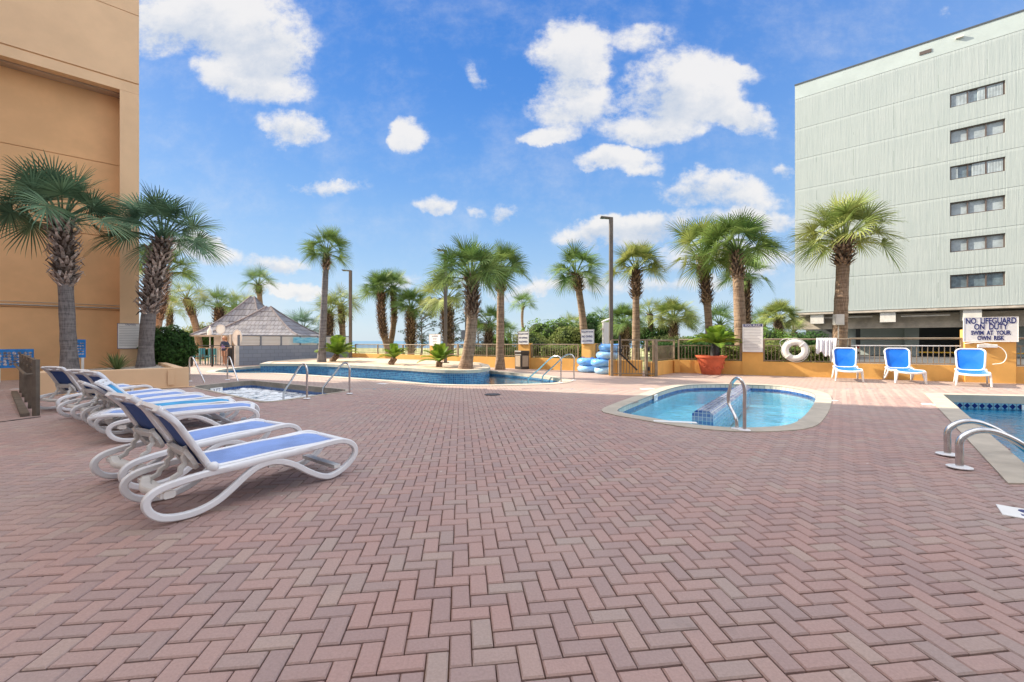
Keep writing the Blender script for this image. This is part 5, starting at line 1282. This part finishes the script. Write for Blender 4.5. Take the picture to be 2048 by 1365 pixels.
def shrub(label,c,rad,n,size,mt,seed=1,name='shrub',group=None,blobs=1,cat='shrub'):
    rs=random.Random(seed); t=thing(name,label,cat,(c[0],c[1],0),group=group); m=MB()
    core=MB()
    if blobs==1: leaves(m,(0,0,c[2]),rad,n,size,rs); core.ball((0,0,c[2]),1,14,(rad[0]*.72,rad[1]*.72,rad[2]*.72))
    else:
        for k in range(blobs):
            f=rs.uniform(.42,.62); cc=(rs.uniform(-1,1)*rad[0]*(1-f),rs.uniform(-1,1)*rad[1]*(1-f),c[2]+rs.uniform(-.8,.75)*rad[2]*(1-f))
            leaves(m,cc,(rad[0]*f,rad[1]*f,rad[2]*f),n//blobs,size,rs,.5); core.ball(cc,1,10,(rad[0]*f*.6,rad[1]*f*.6,rad[2]*f*.6))
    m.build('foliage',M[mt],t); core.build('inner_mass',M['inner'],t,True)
    mm=MB()
    for k in range(5): a=rs.uniform(0,6.28); mm.tube([(0,0,-.05),(math.cos(a)*rad[0]*.3,math.sin(a)*rad[1]*.3,c[2])],[.03,.012],5)
    mm.build('stem',M['boot'],t); return t
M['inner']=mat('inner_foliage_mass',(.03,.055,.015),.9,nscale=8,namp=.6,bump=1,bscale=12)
c=at(338,690,15.3); shrub('dense round dark green bush beside the palm at the hotel corner',(c.x,c.y,.92),(.76,.76,.88),9000,.055,'bush',3,name='round_bush')
def strip_hedge(label,A,B,zlo,zhi,th,n,size,mt,seed,name='hedge',cat='hedge'):
    A=V3(A);B=V3(B); rs=random.Random(seed); t=thing(name,label,cat,(A.x,A.y,0)); d=B-A; L=d.length; d.normalize(); nn=Vector((-d.y,d.x,0)); m=MB()
    for k in range(n):
        x=rs.uniform(0,L); top=zhi+.12*mn.noise((x*1.3,seed,0))+.07*mn.noise((x*5,seed,1)); f=rs.random()
        if f<.45: p=d*x+nn*(rs.uniform(-.02,.08)+.1*mn.noise((x*2,seed,f*3)))+Z(rs.uniform(zlo,top))
        elif f<.8: p=d*x+nn*rs.uniform(0,th)+Z(top+rs.uniform(-.08,.05))
        else: p=d*x+nn*rs.uniform(0,th)+Z(rs.uniform(zlo,top))
        nr=Vector((rs.uniform(-1,1),rs.uniform(-1.3,.4),rs.uniform(-.2,1.2))).normalized(); a=nr.orthogonal().normalized(); a.rotate(Matrix.Rotation(rs.uniform(0,6.28),3,nr)); b_=nr.cross(a); s_=size*rs.uniform(.6,1.3)
        m.add([p-a*s_,p-b_*s_*.5,p+a*s_,p+b_*s_*.5],[(0,1,2,3)])
    m.build('foliage',M[mt],t)
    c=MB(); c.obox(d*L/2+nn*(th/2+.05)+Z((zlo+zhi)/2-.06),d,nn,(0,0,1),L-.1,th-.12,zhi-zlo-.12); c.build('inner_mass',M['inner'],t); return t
nb=Vector((.499,.867,0))
strip_hedge('variegated hedge behind the railing with the life ring',P(1518,Fb[0],Fb[1])+nb*.55,P(1668,Fb[0],Fb[1])+nb*.55,-.05,1.02,.9,9000,.035,'hedge',1)
strip_hedge('variegated hedge behind the potted sago and railing',P(1440,Fb[0],Fb[1])+nb*.6,P(1480,Fb[0],Fb[1])+nb*.6,-.05,1.0,.9,3000,.035,'hedge',2)
strip_hedge('dark clipped hedge behind the railing right of the gate',Vector((6.3,19.2,0)),Vector((9.3,17.8,0)),-.05,1.12,1.0,6000,.04,'bush',3)
strip_hedge('light green hedge behind the railing between the two sign pillars',P(1062,Fa[1],Fa[2])+Vector((.5,1.2,0)),Vector((4.2,18.2,0)),-.05,1.0,1.0,6000,.045,'hedge',4)
strip_hedge('dark hedge behind the railing left of the black bin',Vector((-2.6,22.6,0)),Vector((.9,21.4,0)),-.05,.85,.9,4500,.045,'bush',5)
strip_hedge('low hedge beyond the terrace left of the hut',at(330,690,31),at(445,690,31),-.05,1.75,1.2,3500,.09,'bush',6)
SH=[('bright green coastal shrub mound above the railing right of the distant lone palm',1110,660,27,70,30,'grape'),
 ('straw coloured shrub mound behind the sign over the black bin',1075,676,25,60,22,'grapey'),
 ('low bright shrub left of the pillar sign behind the bin',1010,681,28,45,16,'grape'),
 ('straw green shrub left of the ringed palm by the swim ring sign',1130,672,23.5,55,24,'grapey'),
 ('tall dark green shrub behind the shower post',1185,655,30,42,38,'bush'),
 ('bright green shrub behind the shower post',1178,645,33,36,30,'grape'),
 ('dark shrub behind the gate and the tall lamp pole',1235,668,32,60,30,'bush'),
 ('dark shrub right of the gate posts',1310,668,31,50,30,'bush'),
 ('bright green shrub left of the potted sago',1395,672,27,40,26,'grape'),
 ('green shrub behind the potted sago fronds',1450,668,30,50,26,'grape'),
 ('green shrub right of the pool rules board',1545,672,26,55,24,'grape'),
 ('straw coloured shrub above the railing near the life ring',1545,690,24,50,14,'grapey'),
 ('dark green shrub left of the thick palm under the concrete beam',1625,676,30,55,18,'bush'),
 ('yellow green shrub left of the hut behind the leaning palm',395,660,34,55,20,'grapey'),
 ('bright green shrub between the two palms left of the hut',455,640,38,40,26,'grape'),
 ('olive shrub behind the tall shaggy palms at the pool rules board',1500,668,33,45,24,'grapey'),
 ('pale shrub right of the gate between low palms',1330,684,26,50,16,'grapey')]
for k,(lab,px,py,D,rx,rz_,mt) in enumerate(SH):
    c=at(px,py,D); s=D/F; hz=c.z+rz_*s
    shrub(lab,(c.x,c.y,hz*.5),(rx*s,rx*s*.7,hz*.5+.1),3600,.085 if D>26 else .07,mt,seed=k+30,blobs=7,group='coastal shrubs beyond the railing')
# pines
def pine(label,px,py,D,rx,rz_,seed):
    rs=random.Random(seed); c=at(px,py,D); s=D/F; t=thing('pine_tree',label,'pine tree',(c.x,c.y,0)); m=MB(); br=MB(); 
    br.tube([(0,0,0),(.1,0,c.z*.5),(0,0,c.z+rz_*s*.8)],[.10,.07,.03],6)
    for k in range(44):
        a=rs.uniform(0,6.28); z=c.z+rs.uniform(-1,1)*rz_*s; r_=rx*s*rs.uniform(.3,1)*(1-.4*abs((z-c.z)/(rz_*s))); e=Vector((math.cos(a)*r_,math.sin(a)*r_*.6,z+.15)); br.tube([(0,0,max(.2,z-.3)),e*.6+Z(z*.38),e],[.035,.025,.012],4)
        for q in range(7):
            p=e+Vector((rs.gauss(0,.16),rs.gauss(0,.16),rs.gauss(0,.08)))
            for w_ in range(16):
                d=Vector((rs.gauss(0,1),rs.gauss(0,1),rs.gauss(.5,.7))).normalized()*rs.uniform(.12,.22); sd=d.orthogonal().normalized()*.012; m.add([p-sd,p+sd,p+d],[(0,1,2)])
    m.build('needles',M['pine'],t); br.build('trunk',M['trunkg'],t)
pine('dark pine bush left of the short woven trunk palm',842,665,34,42,38,1)
pine('taller dark pine right of the short woven trunk palm',905,655,36,55,42,2)
pine('dark pine behind the second lamp pole at railing level',955,672,37,45,26,3)
# ------------------------------------------------------------------ lamp posts
def lamp(label,px,top,base_z,D,bx=None,by=None,armx=-16,wpx=6):
    p=at(px,top,D); t=thing('street_lamp',label,'lamp post',(p.x,p.y,base_z)); s=D/F; hh=p.z-base_z; w=wpx*s/2
    m=MB(); m.box(-w,w,-w,w,0,hh); m.build('pole',M['lamp'],t)
    m=MB(); m.box(-w*2.2,w*2.2,-w*2.2,w*2.2,0,.03); m.build('base_plate',M['lamp'],t)
    m=MB(); L=armx*s; m.add([(w,-.07,hh-.02),(w,.07,hh-.02),(w,.07,hh+.05),(w,-.07,hh+.05),(L,-.13,hh+.04),(L,.13,hh+.04),(L,.13,hh+.09),(L,-.13,hh+.09)],[(0,1,2,3),(4,7,6,5),(0,4,5,1),(3,2,6,7),(1,5,6,2),(0,3,7,4)]); o=m.build('lamp_head',M['lamp'],t); q=MB(); q.box(min(L,-.02)*.95,-.1 if L<-.2 else -.02,-.09,.09,hh+.012,hh+.02); q.build('lens',M['glassw'],o)
lamp('first dark lamp post beside the end of the grey wall',701,543,.0,24.8,wpx=5)
lamp('second dark lamp post standing on the island behind a sago palm',891,503,.26,19.0,wpx=6)
lamp('tallest dark lamp post behind the gate and swim rings',1222,438,0,18.3,armx=-21,wpx=7)
# ------------------------------------------------------------------ bin, swim rings, life ring, towel, shower
b=G(1044,738.5); t=thing('litter_bin','dark square litter bin with two tan panels in front of the sign pillar','bin',(b.x,b.y,0),R(38)); 
m=MB(); m.box(-.23,.23,-.23,.23,.0,.66); m.build('body',M['dark'],t,bevel=.02)
m=MB(); m.box(-.245,.245,-.245,.245,.665,.82); m.build('lid',M['dark'],t,bevel=.03)
for (x0,x1,y0,y1) in((-.17,.17,-.243,-.232),): m=MB(); m.box(x0,x1,y0,y1,.12,.60); m.build('side_panel',M['tan'],t)
m=MB(); m.box(-.243,-.232,-.17,.17,.12,.60); m.build('side_panel',M['tan'],t)
def ring(label,px,py,D,seed,dx=0):
    c=at(px,py,D); t=thing('swim_ring',label,'swim ring',(c.x+dx,c.y,c.z),seed); n=44; m_=12; R0,r_=.275,.155; vs=[];fs=[]
    for i in range(n):
        a=2*PI*i/n; d=Vector((math.cos(a),math.sin(a),0)); rr=r_*(1+.035*math.cos(i*PI))
        for k in range(m_): b_=2*PI*k/m_; vs.append(d*(R0+rr*math.cos(b_))+Z(rr*.92*math.sin(b_)))
    for i in range(n):
        for k in range(m_): fs.append((i*m_+k,((i+1)%n)*m_+k,((i+1)%n)*m_+(k+1)%m_,i*m_+(k+1)%m_))
    mm=MB(); mm.add(vs,fs); mm.build('inflated_body',M['tubeh'] if seed%2 else M['tube'],t,True)
    mm=MB()
    for s_ in(0,PI): 
        d=Vector((math.cos(s_),math.sin(s_),0)); sd=Vector((-d.y,d.x,0)); mm.tube(crom([d*.30+sd*-.07+Z(.13),d*.33+sd*-.04+Z(.17),d*.33+sd*.04+Z(.17),d*.30+sd*.07+Z(.13)],3,False),.012,6)
    mm.build('handle',M['bluep'],t,True)
zr=[.143,.428,.713,.998]; D1=16.7; D2=16.2
for k,(lab,x,z,D) in enumerate((('bottom blue swim ring of the left stack of two',1176,zr[0],16.9),('top blue swim ring of the left stack of two',1175,zr[1],16.9),
   ('bottom blue swim ring of the tall stack beside the gate wall',1211,zr[0],16.0),('second blue swim ring from the bottom of the tall stack',1204,zr[1],16.0),
   ('third blue swim ring from the bottom of the tall stack',1215,zr[2],16.0),('topmost blue swim ring of the tall stack beside the gate',1220,zr[3],16.0))):
    ring(lab,x,CY-(z-H)*F/D,D,k+1)
c=onwall(1590,Fb[0],Fb[1])+Vector((-.499,-.867,0))*.02; t=thing('life_ring','white life ring with grey rope hanging on the railing','life ring',(c.x,c.y,H-(701-CY)/F*c.y)); ax=(-.499,-.867,0)
m=MB(); m.torus((0,0,0),.285,.105,ax,36,12,.75); m.build('ring_body',M['whitew'],t,True)
d=Vector((.867,-.499,0))
m=MB()
for a in(45,135,225,315):
    q=d*math.cos(R(a))*.285+Z(math.sin(R(a))*.285); rad=(d*math.cos(R(a))+Z(math.sin(R(a)))); tan=rad.cross(V3(ax)).normalized()
    pts=[q+rad*.112*math.cos(2*PI*k/12)+V3(ax)*.088*math.sin(2*PI*k/12) for k in range(12)]
    m.tube([p+tan*.0 for p in pts],.012,6,closed=True)
m.build('strap',M['slat'],t,True)
m=MB(); m.tube(crom([d*(.41*math.cos(R(a)))+Z(.41*math.sin(R(a)))+V3(ax)*.03+Z(.02*math.sin(a)) for a in range(0,360,30)],3),.010,6,closed=True); m.tube(crom([Z(.36),d*-.25+Z(.42),d*-.45+Z(.30),d*-.40+Z(.1)],4,False),.010,6); m.build('rope',M['slat'],t,True)
# towel on rail
c=onwall(1655,Fb[0],Fb[1]); t=thing('towel','white towel draped over the railing left of the blue chaises','towel',(c.x,c.y,0)); rs=random.Random(2)
vs=[];nx,nz=26,16; nf=Vector((-.499,-.867,0))
for i in range(nx+1):
    x=-.30+.56*i/nx
    for j in range(nz+1):
        q=j/nz; fold=.035*math.sin(i*1.1+q*1.5)*(.3+q)+.02*math.sin(i*2.3); z=1.35-q*(.50+.42*(i/nx)**2+.06*math.sin(i*.7)); xx=x*(1-.25*q*(1 if x>0 else -.4)); p=d*xx+nf*(.0+fold-.065+.05*math.sin(min(1,q*6)*PI/2))+Z(z+(.0 if q>0 else 0)); vs.append(p)
m=MB(); m.add(vs,[(i*(nz+1)+j,(i+1)*(nz+1)+j,(i+1)*(nz+1)+j+1,i*(nz+1)+j+1) for i in range(nx) for j in range(nz)]); o=m.build('cloth',M['towel'],t,True); o.modifiers.new('t','SOLIDIFY').thickness=.008
# shower post
c=at(1211,665,18.0); t=thing('shower_post','white timber outdoor shower post standing above the swim rings','shower',(c.x,c.y,0),.3)
m=MB(); m.box(-.12,.12,-.08,.08,0,at(0,645,18).z); m.build('post',M['slat'],t,bevel=.01)
m=MB(); zt=at(0,645,18).z; m.add([(-.15,-.11,zt),(.15,-.11,zt+.12),(.15,.11,zt+.12),(-.15,.11,zt),(-.15,-.11,zt+.04),(.15,-.11,zt+.16),(.15,.11,zt+.16),(-.15,.11,zt+.04)],[(0,3,2,1),(4,5,6,7),(0,1,5,4),(1,2,6,5),(2,3,7,6),(3,0,4,7)]); m.build('cap',M['slat'],t)
m=MB(); m.tube([(-.13,-.09,1.75),(-.26,-.09,1.78),(-.30,-.09,1.70)],.02,6); m.build('shower_head',M['steel'],t,True)
# drain cover
b=G(985,790); t=thing('drain_cover','round dark drain cover set in the brick deck','drain cover',(b.x,b.y,0))
m=MB(); m.lathe((0,0,.002),[(.19,0),(.19,.008),(.17,.012)],28); m.build('cover',M['dark'],t)
m=MB()
for k in range(-3,4): m.box(-.14,.14,k*.04-.006,k*.04+.006,.0142,.0165)
m.build('grate_bars',M['block'],t)
# depth marker tiles on the deck
def marker(label,px,py,ln,wd,ang,txt=None,sz=.1,z=.004):
    b=G(px,py); t=thing('marker_tile',label,'marker tile',(b.x,b.y,0),R(ang)); m=MB(); m.box(-ln/2,ln/2,-wd/2,wd/2,z-.004,z+.004); m.build('tile',M['signw'],t)
    if txt: text(txt,sz,M['navy'],t,Matrix.Translation((0,0,z+.0045)),ext=.0008,bold=.003)
    return t
marker('white marker tile at the left rim of the small oval pool',1295,778.5,.34,.2,20)
marker('white marker tile on the deck right of the small oval pool',1662,801.5,.16,.22,10)
marker('white marker tile near the corner of the right swimming pool',1857,809.5,.2,.2,-40)
marker('long white marker strip at the near rim of the small oval pool',1350,846.5,.62,.12,-14,z=.018)
marker('white marker tile beside the hot tub front edge',452,795,.3,.2,-35)
marker('small white marker tile on the deck near the lazy river edge',765,768,.3,.2,-20)
marker('white floor sign with a dark letter at the right edge of the deck',2062,1032,.30,.26,-42,'S',.26)
def depthmark(label,px,py,D,ang,txt,sz=.1,wd=.3):
    c=at(px,py,D); t=thing('depth_marker',label,'depth marker',(c.x,c.y,c.z),R(ang)); m=MB(); m.box(-wd/2,wd/2,-.008,.008,-sz*.7,sz*.7); m.build('tile',M['signw'],t)
    text(txt,sz,M['navy'],t,Matrix.Translation((0,-.0085,0))@Matrix.Rotation(PI/2,4,'X'),ext=.0006)
e=lambda a,b,q:a.lerp(b,q)
kA=G(1290,797); kB=G(1335,780); kc=e(kA,kB,.5)
def onedge(A,B,q,z,inset=.02):
    A=V3(A);B=V3(B); d=(B-A).normalized(); n_=Vector((d.y,-d.x,0)); p=A.lerp(B,q)
    if n_.y>0: n_=-n_
    return p+n_*inset+Z(z),math.degrees(math.atan2(d.y,d.x))
def dm(label,A,B,q,z,txt,sz,wd):
    p,an=onedge(A,B,q,z); t=thing('depth_marker',label,'depth marker',tuple(p),R(an)); m=MB(); m.box(-wd/2,wd/2,-.008,.008,-sz*.62,sz*.62); m.build('tile',M['signw'],t)
    text(txt,sz,M['navy'],t,Matrix.Translation((0,-.0085,0))@Matrix.Rotation(PI/2,4,'X'),ext=.0006)
dm('white 2 FT depth tile on the left wall of the small oval pool',G(1290,797),G(1335,780),.4,-.07,'2 FT',.11,.26)
dm('white 3 FT depth tile on the back left wall of the hot tub',G(384,774),G(500,762),.38,-.17,'3 FT',.12,.36)
dm('white depth tile on the back wall of the right swimming pool',G(1886,790.5),Vector((12.5,9.22,0)),.62,-.24,'3 FT',.09,.22)
# tub foam mounds: part of the water surface
m=MB(); rs=random.Random(8); cx=[G(560,785),G(470,775),G(650,780)]
tc_=sum((Vector(p) for p in tubpoly),Vector((0,0)))/len(tubpoly)
for k in range(14):
    for _ in range(50):
        p=tc_+Vector((rs.uniform(-2.6,2.6),rs.uniform(-1.9,1.9)))
        if inside(p,offs(ccw(tubpoly),-.15)): break
    else: continue
    r_=rs.uniform(.04,.11); m.ball((p.x,p.y,-.22),r_,10,(1.3,1.3,rs.uniform(.35,.9)))
o=m.build('tub_foam',mat('white_foam',(.85,.88,.90),.5,nscale=14,namp=.1,bump=1,bscale=30),None,True); o['kind']='stuff'; o['label']='white bubbling foam on the hot tub water'
dsp=o.modifiers.new('d','DISPLACE'); tx=bpy.data.textures.new('foam','CLOUDS'); tx.noise_scale=.05; dsp.texture=tx; dsp.strength=.05
# ------------------------------------------------------------------ person behind the railing
def person(label,p,rz,h=1.46):
    k=h/1.7; t=thing('person',label,'person',(p.x,p.y,0),rz)
    V=[(0,0,.95),(0,0,1.12),(0,.0,1.30),(0,0,1.42),(0,-.01,1.50),(0,-.02,1.62),
       (.18,0,1.38),(.24,.02,1.12),(.22,-.08,.90),(.20,-.16,.84),(-.18,0,1.38),(-.25,.02,1.12),(-.20,-.16,.98),(-.14,-.26,.98),
       (.09,0,.90),(.10,-.03,.50),(.10,.02,.09),(.10,-.13,.03),(-.09,0,.90),(-.11,.04,.50),(-.12,.10,.09),(-.13,-.04,.03)]
    E=[(0,1),(1,2),(2,3),(3,4),(4,5),(3,6),(6,7),(7,8),(8,9),(3,10),(10,11),(11,12),(12,13),(0,14),(14,15),(15,16),(16,17),(0,18),(18,19),(19,20),(20,21)]
    rad=[.13,.12,.13,.10,.05,.10,.055,.042,.032,.03,.055,.042,.032,.03,.085,.055,.038,.035,.085,.055,.038,.035]
    for (wi,dr) in((9,1),(13,-1)):
        w0=V3(V[wi]); el=V3(V[wi-1]); f=(w0-el).normalized()
        for q in range(5):
            sp=(q-2)*.014; ln=(.035,.05,.055,.05,.04)[q]; side=Vector((1,0,0)) if abs(f.x)<.8 else Vector((0,1,0))
            a_=w0+f*.03+side*sp; b_=a_+f*ln+Vector((0,0,-.01)); i=len(V); V.append(tuple(a_)); V.append(tuple(b_)); E+= [(wi,i),(i,i+1)]; rad+=[.009,.008]
    me=bpy.data.meshes.new('body'); me.from_pydata([tuple(c*k for c in v) for v in V],E,[]); o=link(bpy.data.objects.new('body',me)); o.parent=t
    sk=o.modifiers.new('skin','SKIN'); 
    for i,v in enumerate(me.skin_vertices[0].data): v.radius=(rad[i]*k,rad[i]*k); v.use_root=(i==0)
    o.modifiers.new('s','SUBSURF').levels=1; me.materials.append(M['skin'])
    m=MB(); m.lathe((0,0,0),[(.0,.86*k),(.165*k,.88*k),(.155*k,1.1*k),(.18*k,1.28*k),(.15*k,1.42*k),(.06*k,1.47*k)],16); 
    for s_ in(-1,1): m.tube([(s_*.13*k,0,1.40*k),(s_*.235*k,.01,1.22*k),(s_*.25*k,.02,1.10*k)],[.075*k,.068*k,.06*k],10)
    m.build('jacket',M['navyc'],t,True)
    m=MB(); m.lathe((0,-.035*k,0),[(.10*k,.98*k),(.135*k,1.0*k),(.14*k,1.25*k),(.12*k,1.38*k),(.05*k,1.43*k)],14); m.build('shirt',M['purple'],t,True)
    m=MB()
    for s_ in(-1,1): m.tube([(s_*.085*k,0,.93*k),(s_*.10*k,-.01,.56*k)],[.115*k,.088*k],12)
    m.build('shorts',M['beige'],t,True)
    m=MB(); m.ball((0,.015*k,1.64*k),.125*k,14,(1,1,1.05)); m.tube([(0,.06*k,1.62*k),(0,.08*k,1.48*k),(0,.07*k,1.36*k)],[.10*k,.085*k,.05*k],10); m.build('hair',M['hair'],t,True)
    m=MB(); m.ball((0,-.035*k,1.615*k),.103*k,16,(.95,1,1.12)); m.ball((0,-.142*k,1.605*k),.016*k,8,(1,1,1.5))
    for s_ in(-1,1): m.ball((s_*.098*k,-.01*k,1.61*k),.022*k,8,(.5,1,1.4))
    m.build('face',M['skin'],t,True)
    m=MB()
    for s_ in(-1,1): m.ball((s_*.038*k,-.128*k,1.635*k),.020*k,8,(1.2,.5,.9))
    m.beam((-.09*k,-.12*k,1.64*k),(.09*k,-.12*k,1.64*k),.012*k,.01*k); m.build('sunglasses',M['black'],t,True)
    m=MB(); m.ball((0,-.132*k,1.572*k),.018*k,8,(1.5,.4,.4)); m.build('mouth',M['red'],t,True)
    for s_ in((.10,-.05),(-.125,.03)): m=MB(); m.ball((s_[0]*k,s_[1]*k,.03*k),.06*k,10,(.75,1.9,.55)); m.build('shoe',M['signw'],t,True)
pp=G(437,732.5); person('person in dark jacket, purple top and beige shorts standing at the black railing',pp+Vector((0,.45,0)),R(-8))
# ------------------------------------------------------------------ final real-world scale
for o in list(scene.collection.objects):
    if o.parent is None and o.type in('MESH','EMPTY'):
        o.location=o.location*S; o.scale=o.scale*S
